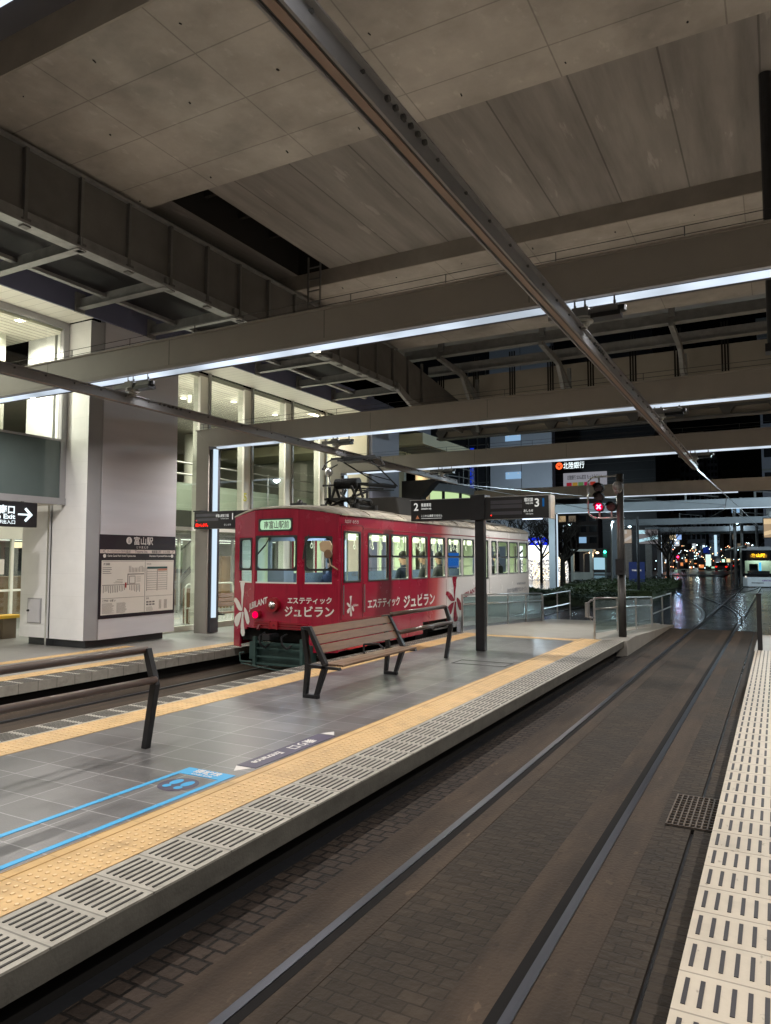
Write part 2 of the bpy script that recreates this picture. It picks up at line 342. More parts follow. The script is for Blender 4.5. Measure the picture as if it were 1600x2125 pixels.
def standing(x, y, z, fwd, coat, label, H=1.68, stride=.18):
    f = Vector((fwd[0], fwd[1], 0)).normalized(); s = Vector((-f.y, f.x, 0)); o = Vector((x, y, z)); U = Vector((0, 0, 1)); k = H/1.7
    P = lambda a, b_, c: tuple(o + f*a*k + s*b_*k + U*c*k)
    J = dict(pelvis=P(0, 0, .92), waist=P(0, 0, 1.1), chest=P(0, 0, 1.3), neck=P(0, 0, 1.43), head0=P(.02, 0, 1.52), head1=P(.02, 0, 1.62),
             shl=P(0, .18, 1.36), ell=P(-.04, .24, 1.08), wrl=P(.08, .24, .86), hal=P(.1, .24, .78), shr=P(0, -.18, 1.36), elr=P(-.1, -.24, 1.08), wrr=P(-.06, -.24, .86), har=P(-.04, -.24, .78),
             hil=P(0, .1, .88), knl=P(stride*.6, .1, .48), anl=P(stride, .1, .08), tol=P(stride + .15, .1, .03), hir=P(0, -.1, .88), knr=P(-stride*.2, -.1, .48), anr=P(-stride, -.1, .1), tor=P(-stride + .14, -.1, .03))
    b = person_mesh(J, RAD, 'person', [skin_c, coat, trou], None); tag(b, label, 'person'); ORG[b.name] = Vector((0, 0, 0))
    hb = B(); hb.sph(Vector(J['head1']) - f*.02 + U*.015, .098, 10, 6); hb.build('hair', hair_c, b, True)
    return b
# ================================================================ GROUND AND PLATFORMS
g = B(); g.box(-600, 600, -60, 900, -.5, -.03); g.build('ground', ground_m, kind='structure')
g = B(); g.box(-30, 3.2, 15.2, 130, -.4, -.012); g.build('road', wet, kind='structure')
tb = B(); tb.box(-2.79, -2.46, -6, 15.4, -.2, 0); tb.build('track_paving', cobble, kind='structure')
tb = B(); tb.box(-2.46, -1.92, -6, 22, -.2, .004); tb.box(-1.36, -.84, -6, 22, -.2, .004); tb.build('track_concrete', conc_t, kind='structure')
tb = B(); tb.box(-1.92, -1.36, -6, 22, -.2, .001); tb.box(-.84, -.61, -6, 22, -.2, .002); tb.box(-.585, -.40, -6, 22, -.2, .002); tb.box(-2.79, -2.46, 15.4, 22, -.2, 0); tb.build('track_middle_paving', cobble2, kind='structure')
tb = B(); tb.box(-.61, -.585, -6, 22, -.2, -.05); tb.build('drain_slot', void_m, kind='structure')
tb = B(); tb.box(-8.92, -6.55, -6, 22, -.2, 0); tb.build('track_bed', conc_t, kind='structure')
def track(xc, y0, y1, label, back=-1, pts=None):
    t = thing('tram_track', label, 'tram track', (xc, y0, 0), 'grooved tram tracks')
    for sgn in (-1, 1):
        b = B(); x = xc + sgn*.5335
        b.box(x - .026, x + .026, y0, y1, -.05, .010, 0); b.box(x - sgn*.026, x - sgn*.082, y0, y1, -.05, .0055, 1)
        b.build('rail', [rail_m, rail_d], t)
    return t
track(-1.605, -6, 27.5, 'pair of shiny grooved rails in the nearer track bed between the two platforms')
track(-7.72, -6, 27.5, 'pair of rails in the farther dark track bed in front of the red tram')
rail_o = pm('rail_steel_glint', (.55, .58, .64), .22, metal=1, var=.1)  # outdoor steel made brighter, putting the rails' glint into the colour
def railpath(pts, name, label, xz=.012):
    t = thing(name, label, 'tram track', (pts[0][0], pts[0][1], 0), 'grooved tram tracks')
    for sgn in (-1, 1):
        b = B(); out = []
        for i, p in enumerate(pts):
            a = Vector(pts[max(0, i-1)]); c = Vector(pts[min(len(pts)-1, i+1)]); d = (c - a).normalized(); n = Vector((d.y, -d.x))
            out.append(Vector(p) + n*sgn*.5335)
        for p, q in zip(out[:-1], out[1:]):
            d = (q - p).normalized(); n = Vector((d.y, -d.x))
            b.add([(*(p - n*.04), xz), (*(p + n*.04), xz), (*(q + n*.04), xz), (*(q - n*.04), xz)], [(0, 1, 2, 3)])
            b.add([(*(p + n*.04), xz - .004), (*(p + n*.09), xz - .004), (*(q + n*.09), xz - .004), (*(q + n*.04), xz - .004)], [(0, 1, 2, 3)], 1)
        b.build('rail', [rail_o, rail_d], t)
def curve(p0, p1, p2, p3, n=26):
    out = []
    for i in range(n + 1):
        t = i/n; out.append(tuple((1-t)**3*a + 3*(1-t)**2*t*b_ + 3*(1-t)*t*t*c + t**3*d for a, b_, c, d in zip(p0, p1, p2, p3)))
    return out
railpath([(-1.605, 27.5), (-1.6, 60), (-1.6, 130)], 'tram_track', 'straight rails running out of the station under the distant tram')
railpath(curve((-1.605, 24), (-1.7, 33), (-4.0, 38), (-5.0, 48)) + curve((-5.0, 48), (-6, 56), (-9, 70), (-14, 92))[1:], 'tram_track', 'rails branching left across the wet crossing beyond the signal', .016)
railpath(curve((-7.72, 27.5), (-7.7, 33), (-4.8, 36), (-3.0, 44)) + curve((-3.0, 44), (-1.8, 50), (-1.62, 55), (-1.62, 66))[1:], 'tram_track', 'rails crossing over from the far track to the near one', .020)
railpath(curve((-7.72, 27.5), (-7.7, 36), (-7.5, 44), (-5.4, 60)), 'tram_track', 'rails continuing from the far track past the hedge', .024)
# platforms
def domes(b, x0, x1, y0, y1, step, z, r=.0155, h=.0045):
    nx = int((x1 - x0)/step + .01); ny = int((y1 - y0)/step + .01)
    for i in range(nx):
        for j in range(ny):
            x = x0 + step*(i + .5); y = y0 + step*(j + .5); k = len(b.v)
            for rr, zz in ((r, 0), (r*.72, h)):
                for a in range(6): b.v.append((x + rr*cos(a*pi/3), y + rr*sin(a*pi/3), z + zz))
            for a in range(6): b.f.append([k + a, k + (a+1) % 6, k + 6 + (a+1) % 6, k + 6 + a]); b.m.append(0)
            b.f.append([k + 6 + a for a in range(6)]); b.m.append(1)
def slots(b, xs, y0, y1, step, ln, w, z, m=0):
    y = y0
    while y < y1:
        for x in xs: b.box(x - w/2, x + w/2, y + (step - ln)/2, y + (step + ln)/2, z - .01, z + .003, m)
        y += step
HP = .3
# island platform
b = B(); b.box(-6.20, -3.22, -6, 15.3, .1, HP); b.build('platform', tile, kind='structure')
b = B(); b.box(-3.22, -2.79, -6, 15.3, .165, HP - .001); b.box(-6.56, -6.20, -6, 15.3, .165, HP - .001); b.build('platform_edge', grate_t, kind='structure')
b = B(); b.box(-2.84, -2.787, -6, 15.3, .165, HP - .012); b.box(-6.563, -6.5, -6, 15.3, .165, HP - .012); b.build('platform_kerb', edge_c, kind='structure')
b = B(); b.box(-6.40, -2.93, -6, 15.3, -.05, .165); b.build('platform_base', void_m, kind='structure')
b = B(); slots(b, [-3.22 + .055 + i*.0475 for i in range(8)], .383 - 6*.293, 15.2, .293, .225, .013, HP); slots(b, [-6.52 + i*.042 for i in range(7)], .1, 15.2, .293, .23, .016, HP); b.build('grip_slots', slot_m, kind='structure')
b = B(); b.box(-3.655, -3.22, -1, 15.3, HP - .02, HP + .004); b.box(-6.20, -5.80, 0, 15.3, HP - .02, HP + .004)
domes(b, -3.53, -3.23, 1.2, 15.2, .06, HP + .004); domes(b, -6.18, -5.82, 3.4, 15.2, .072, HP + .004)
b.box(-5.80, -3.655, 14.85, 15.15, HP - .02, HP + .004)
b.build('tactile_paving', [yellow, yel2], kind='structure')
b = B(); b.box(-3.648, -3.644, -1, 15.3, HP, HP + .006); b.box(-3.572, -3.564, -1, 15.3, HP, HP + .006); b.build('tactile_joint', pm('tactile_joint', (.36, .22, .08), .7), kind='structure')
asph = pm('access_plate', (.055, .055, .055), .6)
b = B()
for x0, x1, y0, y1 in ((-4.6, -3.75, 10.75, 10.77), (-4.6, -3.75, 11.15, 11.17), (-4.62, -4.6, 10.75, 11.17), (-3.75, -3.73, 10.75, 11.17)): b.box(x0, x1, y0, y1, HP - .01, HP + .006)
b.build('manhole_outline', asph, kind='structure')
# ramp at the end of the island
rm = pm('ramp_concrete', (.30, .28, .25), .6, var=.12, scale=2)
b = B()
for x0, x1 in ((-6.5, -3.2),): b.prism([(15.3, 0), (15.3, HP - .002), (17.2, HP - .01), (23.5, .0), (23.5, -.1), (15.3, -.1)], 'x', x0, x1)
b.build('ramp', rm, kind='structure')
b = B(); b.prism([(15.3, -.1), (15.3, .30), (16.3, .31), (22.8, .03), (22.8, -.1)], 'x', -3.2, -2.72); b.build('ramp_kerb', rm, kind='structure')
# right-hand platform
b = B(); b.box(-.40, 4.5, -6, 14.9, .12, HP); b.build('right_platform', beige, kind='structure')
b = B(); b.box(-.34, 4.4, -6, 14.85, -.05, .12); b.build('right_platform_base', void_m, kind='structure')
b = B(); slots(b, [-.362 + i*.056 for i in range(9)], 1.245, 14.7, .285, .19, .017, HP); b.build('right_grip_slots', slot_v, kind='structure')
b = B(); b.prism([(14.9, 0), (14.9, .29), (18, .25), (21, .02), (21, 0)], 'x', -.42, 1.5); b.build('right_ramp', rm, kind='structure')
# station-side platform and hall floor
b = B(); b.box(-30, -9.62, -8, 26, -.1, HP); b.build('station_floor', tile_w, kind='structure')
b = B(); b.box(-9.30, -8.92, -6, 22, .165, HP - .001); b.build('station_platform_edge', grate_t, kind='structure')
b = B(); b.box(-9.62, -9.30, -6, 22, .1, HP + .003); domes(b, -9.61, -9.31, 5, 20, .1, HP + .003, .02); b.build('station_tactile_paving', [yellow, yel2], kind='structure')
b = B(); b.box(-11.0, -10.75, 4, 9.9, HP, HP + .004); domes(b, -11.0, -10.76, 6, 9.8, .08, HP + .004, .016); b.build('guide_paving', [yellow, yel2], kind='structure')
b = B(); b.box(-9.62, -9.05, -6, 22, -.05, .165); b.build('station_platform_base', void_m, kind='structure')
b = B(); slots(b, [-9.27 + i*.055 for i in range(7)], 3, 21, .3, .24, .02, HP); b.build('station_grip_slots', slot_m, kind='structure')
# floor markings
blue = pm('blue_tape', (.03, .32, .62), .5, var=.04); viol = pm('violet_tape', (.055, .045, .085), .5)
mk = thing('queue_marking', 'blue queue lines with a blue 環状線 panel stuck on the grey platform tiles', 'floor marking', (-3.93, 3.3, HP))
z = HP + .003
b = B(); b.box(-4.17, -4.125, .4, 4.28, HP - .01, z); b.box(-3.745, -3.70, .4, 4.28, HP - .01, z); b.box(-4.17, -3.70, 4.28, 4.43, HP - .01, z); b.build('blue_line', blue, mk)
b = B(); text(b, '環状線', .085, lambda x, y: (-3.93 + x, 4.345 + y, z + .002), 'CENTER', .002); text(b, 'Loop Line', .05, lambda x, y: (-3.93 + x, 4.295 + y, z + .002), 'CENTER', .001); b.build('lettering', cream, mk)
b = B()
n = 24; b.add([(-3.93 + .15*cos(2*pi*i/n), 4.06 + .15*sin(2*pi*i/n), z - .001) for i in range(n)], [tuple(range(n))]); b.build('footprint_disc', viol, mk)
b = B()
for cx, cy, rx, ry in ((-3.985, 4.10, .04, .065), (-3.875, 4.10, .04, .065), (-3.985, 4.0, .032, .035), (-3.875, 4.0, .032, .035)):
    b.add([(cx + rx*cos(2*pi*i/14), cy + ry*sin(2*pi*i/14), z + .001) for i in range(14)], [tuple(range(14))])
b.build('footprints', blue, mk)
mk = thing('entrance_marking', 'violet strip lettered 乗り口 Entrance between two white arrowheads on the platform', 'floor marking', (-3.8, 5.2, HP))
b = B(); b.box(-3.88, -3.69, 4.66, 5.84, HP - .01, z); b.build('strip', viol, mk)
b = B(); text(b, '乗り口', .12, lambda x, y: (-3.835 + y, 5.62 - x, z + .002), 'LEFT', .003); b.build('lettering', cream, mk)
b = B(); text(b, 'Entrance', .105, lambda x, y: (-3.83 + y, 5.14 - x, z + .002), 'LEFT', .003)
b.build('lettering', cream, mk)
b = B(); b.add([(-3.87, 4.64, z), (-3.72, 4.64, z), (-3.795, 4.52, z)], [(0, 1, 2)]); b.build('arrowhead', cream, mk)
b = B(); b.add([(-3.87, 5.86, z), (-3.795, 5.98, z), (-3.72, 5.86, z)], [(0, 1, 2)]); b.build('arrowhead', cream, mk)
# drain grate
dg_ = thing('drain_grate', 'rusty square iron drain grate beside the right-hand platform edge', 'drain grate', (-.6, 6.2, 0))
b = B(); b.box(-.79, -.42, 5.78, 6.56, -.1, .004); b.build('pit', void_m, dg_)
b = B(); iron = pm('rusty_iron', (.12, .09, .07), .55, metal=.6, var=.4, scale=20)
for i in range(10): x = -.78 + i*.0395; b.box(x - .005, x + .005, 5.79, 6.55, .004, .016)
for i in range(13): y = 5.8 + i*.0622; b.box(-.785, -.42, y - .006, y + .006, .005, .013)
b.build('bars', iron, dg_)
# ================================================================ VIADUCT
v = thing('viaduct', 'huge concrete railway viaduct with deep girders overhead covering the stop', 'viaduct', (-6, 10, 8))
XL, XR = -11.3, 14
def anchors(b, ys_, z_):
    for y in ys_:
        x = -10.5 + random.random()*.3
        while x < 3: b.cyl((x, y + random.uniform(-.05, .05), z_), (x, y, z_ - .012), random.uniform(.007, .013), 7, m=1); x += 1.1 + random.random()*.5
b = B(); b.box(XL, XR, 5.16, 8.35, 7.75, 9.5); anchors(b, (5.5, 6.6, 8.1), 7.75); b.build('girder', [conc_g, blackm], v)
b = B(); b.box(XL, XR, 12.58, 17.55, 7.75, 9.5); anchors(b, (12.9, 14.5), 7.75); b.build('girder', [conc_g, blackm], v)
b = B(); b.box(XL, XR, -6, -1.5, 7.75, 9.5); b.build('girder', conc_g, v)
b = B(); b.box(XL, -8.95, 8.352, 12.578, 8.08, 8.6); b.box(-8.12, XR, 8.352, 12.578, 8.08, 8.6); b.box(XL, XR, -1.498, 5.158, 8.25, 8.7); b.build('slab', conc_s, v)
b = B(); b.box(-9.3, -7.9, 8.352, 12.578, 8.9, 9.1); 
for i in range(3): b.box(-8.95, -8.12, 9.6 + i*.95, 9.68 + i*.95, 8.5, 8.6)
b.box(-8.95, -8.93, 8.36, 12.57, 8.085, 8.9); b.box(-8.14, -8.12, 8.36, 12.57, 8.085, 8.9); b.box(-8.95, -8.12, 12.55, 12.575, 8.085, 8.9); b.box(-9.3, -7.9, 8.36, 12.57, 8.7, 8.9)  # black liners paint the darkness inside the opening
b.build('slot_recess', void_m, v)
b = B(); b.box(XL, XR, 5.13, 5.158, 7.75, 8.25); b.box(XL, XR, 12.55, 12.578, 7.752, 8.078); b.build('girder_face', conc_f, v)
b = B(); b.box(XL, XR, 17.552, 21.9, 8.75, 9.1); b.box(XL, XR, 17.552, 17.75, 7.9, 8.75); b.build('overhang_slab', conc_f, v)
for y, zz in ((18.75, 7.78), (20.4, 7.72)):
    b = B(); b.box(-9.5, XR, y, y + .10, zz, zz + .26); b.box(-9.5, XR, y - .08, y + .18, zz - .02, zz)
    b.build('walkway_beam', galv, v)
for x in (-8.3, -5.35, -2.1, 1.2):
    b = B()
    b.prism([(18.5, 7.62), (18.5, 7.72), (20.3, 7.66), (21.8, 7.05), (21.8, 6.9), (20.3, 7.5)], 'x', x - .06, x + .06)
    b.box(x - .07, x + .07, 18.65, 18.8, 7.9, 8.75); b.box(x - .05, x + .05, 21.5, 21.6, 6.0, 7.7); b.prism([(20.2, 7.5), (20.3, 7.55), (21.75, 6.1), (21.65, 6.0)], 'x', x - .05, x + .05)
    b.build('bracket', galv, v)
pw = pm('parapet_concrete', (.30, .27, .23), .8, var=.08, scale=1.4)
b = B(); b.box(-9.9, XR, 22, 22.15, 6.25, 7.95); b.build('parapet', pw, v)
b = B()
for i in range(12):
    x = -9.75 + i*1.235
    for k in (-1, 0, 1): b.box(x + k*.075 - .022, x + k*.075 + .022, 21.985, 22.0, 6.5, 8.6)
b.build('parapet_slot', void_m, v)
b = B(); b.box(-9.9, XR, 21.9, 22.2, 5.92, 5.98); b.box(-9.9, XR, 21.95, 22.0, 6.18, 6.25)
for i in range(12):
    x = -9.75 + i*1.235; b.prism([(x - .2, 6.18), (x + .2, 6.18), (x + .08, 5.98), (x - .08, 5.98)], 'y', 21.92, 22.05)
b.build('lower_chord', galv_d, v)
b = B(); b.box(-9.9, XR, 22.06, 22.15, 5.98, 6.25); b.build('parapet_lower', pw, v)
# cable duct along the left
d = thing('cable_duct', 'long dark ribbed cable duct hung beneath the viaduct over the far track', 'cable duct', (-9, 10, 6.6))
b = B(); b.box(-9.05, -9.0, -2, 17.2, 6.72, 7.68); b.prism([(17.2, 6.72), (17.2, 7.68), (21.8, 7.1), (21.8, 6.1), (18, 6.3)], 'x', -9.05, -9.0); b.build('side_panel', panel_d, d)
b = B(); b.box(-9.08, -8.86, -2, 17.2, 6.52, 6.56); b.box(-8.99, -8.95, -2, 17.2, 6.56, 6.74); b.box(-9.0, -8.92, -2, 17.2, 7.64, 7.68)
b.prism([(17.2, 6.52), (17.2, 6.74), (18, 6.45), (21.8, 6.2), (21.8, 6.05), (18, 6.25)], 'x', -8.99, -8.9)
b.box(-10.45, -10.35, -2, 18, 6.6, 6.66); b.build('bottom_rail', galv, d)
b = B(); b.box(-11.0, -9.06, -2, 17.2, 6.95, 7.0); b.build('dark_void_sheet', blackm, d)  # black sheet painted as the dark void between the duct members
for i in range(22):
    y = -.2 + i*.905; b = B(); b.box(-8.998, -8.93, y - .025, y + .025, 6.56, 7.64); b.box(-8.998, -8.90, y - .06, y + .06, 6.5, 6.62); b.build('rib', galv_d, d)
for i in range(12):
    y = -1.6 + i*1.72; b = B(); b.box(-11.05, -8.88, y - .07, y + .07, 6.50, 6.515); b.box(-11.05, -8.88, y - .012, y + .012, 6.515, 6.7); b.box(-11.09, -11.04, y - .1, y + .1, 6.44, 6.8); b.build('cross_arm', galv, d)
ld = thing('access_ladder', 'narrow steel ladder hanging from the opening in the viaduct slab', 'ladder', (-8.3, 12.4, 7))
b = B(); b.box(-8.52, -8.49, 12.3, 12.33, 6.7, 8.3); b.box(-8.22, -8.19, 12.3, 12.33, 6.7, 8.3); b.build('stile', galv_d, ld)
b = B(); 
for i in range(6): b = B(); b.box(-8.49, -8.22, 12.305, 12.325, 6.8 + i*.25, 6.825 + i*.25); b.build('rung', galv_d, ld)
dp = B(); dp.cyl((.05, 10, 4.55), (.05, 10, 8.1), .075, 16); dp.box(-.05, .15, 9.9, 10.1, 4.5, 4.6); tag(dp.build('downpipe', dark_steel, smooth=False), 'dark vertical drainpipe hanging at the right edge under the viaduct', 'downpipe')
# ================================================================ PORTAL FRAMES
coolw = (.80, .88, 1.0); warmw = (.96, .95, .95); downw = (1.0, .93, .85)
def portal(y, zb, label, h=.34, power=0, up=0, down=0, col=warmw, mat=beam_m, xl=-11.56, xr=3.2, groove=True, led=LED, ledw=.09, legled=LEDl, ledx=None, base=HP):
    t = thing('portal_frame', label, 'portal frame', (xl + .18, y, base), 'grey portal frames carrying light strips across the tracks')
    w = .36; zt = zb + h
    b = B(); b.prism([(xl, zt), (xl + .36, zb), (xr - .36, zb), (xr, zt)], 'y', y, y + w); b.prism([(xl + .32, zb - .0), (xl + .40, zb - .04), (xr - .4, zb - .04), (xr - .32, zb)], 'y', y, y + .06)
    b.prism([(xl - .02, zt), (xl - .02, zt + .025), (xr, zt + .025), (xr, zt)], 'y', y - .02, y + w + .02)
    b.build('beam', mat, t, bevel=.004)
    if y < 40:
        b = B(); x = xl + 2.1
        while x < xr: b.box(x - .003, x + .003, y - .0015, y + .01, zb + .004, zt - .002); x += 2.45
        b.build('joint', beam_in, t)
    for s_ in (0, 1):
        a, c, e = (xl, xl + .36, xl + .42) if s_ == 0 else (xr, xr - .36, xr - .42)
        b = B(); P = [(a, base), (c, base), (c, zb - .002), (a, zt - .002)]
        if s_: P = P[::-1]
        b.prism(P, 'y', y + .003, y + w - .003)
        b.build('leg', mat, t, bevel=.004)
        b = B(); k = 1 if s_ == 0 else -1
        b.box(c, c + k*.075, y + .05, y + w - .05, base + .02, zb - .1); b.build('leg_groove', beam_in, t)
        b = B(); b.box(c + k*.078, c + k*.118, y + .07, y + .19, base + .35, zb - .09); b.build('leg_light', legled, t)
    b = B(); b.box(xl + .46, xr - .46, y + .062, y + w - .004, zb - .035, zb - .003); b.build('groove', beam_in, t)
    if led:
        x0, x1 = ledx or (xl + .5, xr - .5)
        b = B(); b.box(x0, x1, y + .10, y + .10 + ledw, zb - .074, zb - .035); b.build('light_strip', led, t)
    if power:
        area('strip_light', ((xl + xr)/2, y + .2, zb - .10), (xr - xl - 1.2, .14), power, col, (0, 0, 0), t, 160)
    if down:
        for q in (-10.2, -4.85, 1.3):
            b = B(); b.cyl((q, y + .285, zb - .035), (q, y + .285, zb - .045), .045, 18); b.build('downlight', lamp_w, t)
            l = bpy.data.lights.new('downlight_beam', 'AREA'); l.shape = 'DISK'; l.size = .12; l.energy = down*(1.0 if q > -6 else .8); l.color = downw; l.spread = radians(165)
            o = bpy.data.objects.new('downlight_beam', l); S.collection.objects.link(o); o.parent = t; o.location = Vector((q, y + .285, zb - .05)) - ORG[t.name]
    if up: area('up_light', ((xl + xr)/2, y + .2, zt + .06), (xr - xl - 1.2, .14), up, (1, .86, .68), (radians(180), 0, 0), t)
    b = B()
    if y < 20:
        for q in (.09, .17): b.cyl((xl, y + .1, zt + q), (xr, y + .1, zt + q), .004, 5)
        x = xl + .1
        while x < xr: b.cyl((x, y + .1, zt + .02), (x, y + .1, zt + .17), .005, 5); x += 1.2
        b.build('bird_wire', black, t)
    return t
PW = 105; UP = 54; DN = 106
portal(1.72, 4.52, 'portal frame whose light strip shows at the top left corner of the view', power=PW, up=UP, down=DN)
portal(-3.6, 4.53, 'portal frame behind the viewer spanning both platforms', power=PW, up=UP, down=DN)
portal(6.93, 4.52, 'nearest whole portal beam crossing the view with a bright light strip beneath', power=PW, up=UP, down=DN)
portal(12.33, 4.52, 'second portal frame with its lit leg standing behind the far platform sign', power=PW, up=UP, down=DN)
portal(17.95, 4.50, 'third portal frame crossing just above the tram pantograph', power=PW*.8, up=UP*.7, down=DN)
grey_b = pm('beam_paint_cool', (.42, .45, .49), .45, var=.05)
portal(29.5, 4.48, 'fourth portal frame in front of the bank billboard at the edge of the viaduct', .42, 14, mat=pm('beam_paint_lifted', (.50, .47, .46), .5), ledx=(-7.0, -1.2), base=0)  # paler copy of the beam paint, making up for the weak light here
portal(41.2, 4.62, 'fifth portal frame of pale blue grey with a lit left leg by the hedge', .42, 14, col=(.45, .65, 1), mat=grey_b, base=0, ledw=.08, led=LEDl)
portal(59.5, 4.62, 'sixth portal frame right behind the tram signal post', .42, 20, mat=grey_b, base=0, led=None)
portal(76, 4.62, 'seventh portal frame with its leg beside the large advert screen', .42, 10, mat=grey_b, base=0, led=None)
portal(84, 4.62, 'farthest portal frame seen over the street', .42, 0, mat=grey_b, base=0, led=None)
# ================================================================ OVERHEAD CONDUCTOR RAILS
alu = pm('conductor_rail_alu', (.30, .30, .31), .55, metal=.25, var=.15, scale=3, stretch=(1, .5, 1)); copper = pm('contact_wire_brown', (.30, .22, .18), .5, var=.1)
def conductor(x0, y0, x1, y1, z, label, tail=True):
    t = thing('conductor_rail', label, 'overhead rail', (x0, y0, z), 'rigid overhead conductor rails')
    ln = math.hypot(x1 - x0, y1 - y0); A = Matrix.Translation((x0, y0, z)) @ Matrix.Rotation(-math.atan2(x1 - x0, y1 - y0), 4, 'Z')
    b = B(); b.box(-.035, .035, 0, ln, .03, .06); b.box(-.055, -.04, 0, ln, .0, .075); b.box(.04, .055, 0, ln, .0, .075); b.box(-.08, .08, 0, ln, .115, .125); b.box(.03, .045, 0, ln, .06, .115); b.box(-.045, -.03, 0, ln, .06, .115)
    y = .3
    while y < ln: b.cyl((.045, y, .09), (.062, y, .09), .011, 6, m=1); b.cyl((-.062, y, .09), (-.045, y, .09), .011, 6, m=1); y += .42
    for s_ in (1.2, 6.0, 10.6):
        for i in range(6): b.cyl((.044, s_ + i*.085, .10), (.066, s_ + i*.085, .10), .016, 8, m=1); b.cyl((-.066, s_ + i*.085, .06), (-.05, s_ + i*.085, .06), .014, 8, m=1)
    b.xf(A).build('profile', [alu, galv_d], t)
    b = B(); b.box(-.022, .022, 0, ln, .004, .028); b.xf(A).build('contact_wire', copper, t)
    b = B(); b.box(-.038, -.024, 0, ln, .01, .028); b.box(.024, .038, 0, ln, .01, .028); b.xf(A).build('gap', black, t)
conductor(-1.66, -3, -1.68, 18.9, 4.11, 'overhead conductor rail running over the nearer track from the top edge')
conductor(-7.70, -3, -8.12, 19.3, 4.11, 'overhead conductor rail over the tram track touching the raised pantograph')
ins_w = pm('insulator_porcelain', (.55, .55, .52), .35); brk_g = pm('bracket_grey', (.20, .20, .20), .5, metal=.3)
def support(x, y, label):
    t = thing('rail_support', label, 'overhead support', (x, y, 4.35), 'insulated supports between portal beams and conductor rails')
    b = B(); b.box(x - .34, x + .10, y + .02, y + .12, 4.325, 4.385); b.box(x + .10, x + .34, y + .02, y + .10, 4.335, 4.395); b.box(x - .10, x + .06, y, y + .14, 4.315, 4.41)
    for q in (-.08, .02, .3): b.cyl((x + q, y + .06, 4.38), (x + q, y + .06, 4.52), .014, 8)
    b.build('bracket', brk_g, t, bevel=.004)
    b = B(); b.box(x + .08, x + .36, y + .0, y + .14, 4.285, 4.33); b.cyl((x + .36, y + .06, 4.33), (x + .36, y + .06, 4.38), .05, 12); b.build('cover', black, t)
    b = B()
    for i, r in enumerate((.09, .095, .06, .04)): b.cyl((x, y + .06, 4.315 - i*.03), (x, y + .06, 4.30 - i*.03), r, 20)
    b.cyl((x, y + .06, 4.32), (x, y + .06, 4.21), .03, 12); b.build('insulator', ins_w, t)
support(-1.60, 6.98, 'overhead support with white insulator under the nearest whole beam, over the nearer track')
support(-7.80, 6.98, 'overhead support with white insulator on the nearest beam in front of the tall pillar')
support(-1.62, 12.4, 'overhead support over the nearer track under the second beam')
support(-7.88, 12.4, 'overhead support over the tram front under the second beam')
support(-1.62, 18.0, 'overhead support over the nearer track under the third beam near the rail end')
support(-8.02, 18.0, 'overhead support behind the pantograph under the third beam')
# overhead wires beyond
def wire(pts, name, label, r=.012, m=None):
    b = B(); b.tube(pts, r, 5); return tag(b.build(name, m or steel), label, 'overhead wire', 'overhead tram wires beyond the viaduct')
wire([(-1.66, 18.8, 4.12), (-1.6, 30, 4.3), (-2.3, 41, 4.5), (-5.9, 60, 4.3), (-9, 80, 4.5)], 'contact_wire', 'contact wire curving away to the left from the end of the nearer conductor rail')
wire([(-1.7, 19, 4.2), (-1.65, 41, 4.6), (-1.0, 60, 4.2), (-.9, 100, 4.4)], 'contact_wire', 'contact wire running straight on above the distant tram')
wire([(-8.1, 19.3, 4.12), (-6.4, 29, 4.4), (-2.3, 41, 4.75), (-1.0, 60, 4.15)], 'contact_wire', 'contact wire crossing from the tram track to the nearer track')
wire([(-8.1, 19.3, 4.12), (-8.2, 41, 4.5), (-8.4, 60, 4.5)], 'contact_wire', 'contact wire leading on past the lit leg beyond the tram')
for i, (x, y) in enumerate(((-7.5, 41.2), (-4.2, 41.2), (-.9, 41.2), (-6.5, 59.5), (-2.2, 59.5))):
    b = B(); b.cyl((x, y + .2, 5.0), (x, y + .2, 5.45), .05, 8); b.tube([(x, y + .2, 5.4), (x + .5, y + .2, 5.35), (x + 1.6, y + .2, 5.2)], .025, 6)
    tag(b.build('wire_bracket', galv), ['leftmost stub post with swan neck arm on the pale fifth beam', 'middle stub post with swan neck arm on the pale fifth beam', 'stub post with swan neck arm at the right end of the pale fifth beam', 'stub post with arm left on the sixth beam', 'stub post with arm right on the sixth beam'][i], 'overhead support', 'stub posts with arms on the outdoor beams')
# ================================================================ STATION BUILDING
sb = thing('station_building', 'white and glass station building with brightly lit hall along the far platform', 'station building', (-12, 12, HP))
b = B(); b.box(-11.12, -11.08, -6, 19.6, 6.46, 7.0); b.box(-11.12, -11.0, -6, 19.6, 7.0, 7.03); b.prism([(19.6, 6.46), (19.6, 7.03), (24, 6.9), (24, 6.46)], 'x', -11.12, -11.08); b.build('fascia', blue_f, sb)
b = B(); b.box(-11.9, -11.13, -6, 9.12, 6.48, 6.55); b.box(-12.1, -11.13, 11.4, 24, 6.48, 6.55); b.build('soffit', soffit_m, sb)
hall_c = seams(pm('hall_ceiling', (.68, .64, .56), .5, var=.03), .16, 12, .45, .02, offset=0, bump=.1)
hall_c2 = pm('hall_ceiling_plain', (.66, .62, .55), .5, var=.05)
b = B(); b.box(-26, -11.92, -6, 9.1, 6.30, 6.4); b.box(-26, -12.16, 11.4, 24, 6.35, 6.45); b.build('hall_ceiling', hall_c, sb)
wallc = pm('hall_wall', (.36, .38, .33), .6, var=.3, scale=.5)
b = B(); b.box(-26.2, -26, -6, 24, HP, 6.4); b.box(-26, -12.2, 24, 24.2, HP, 6.5); b.box(-26, -13.2, -6.2, -6, HP, 6.4); b.build('back_wall', wallc, sb)
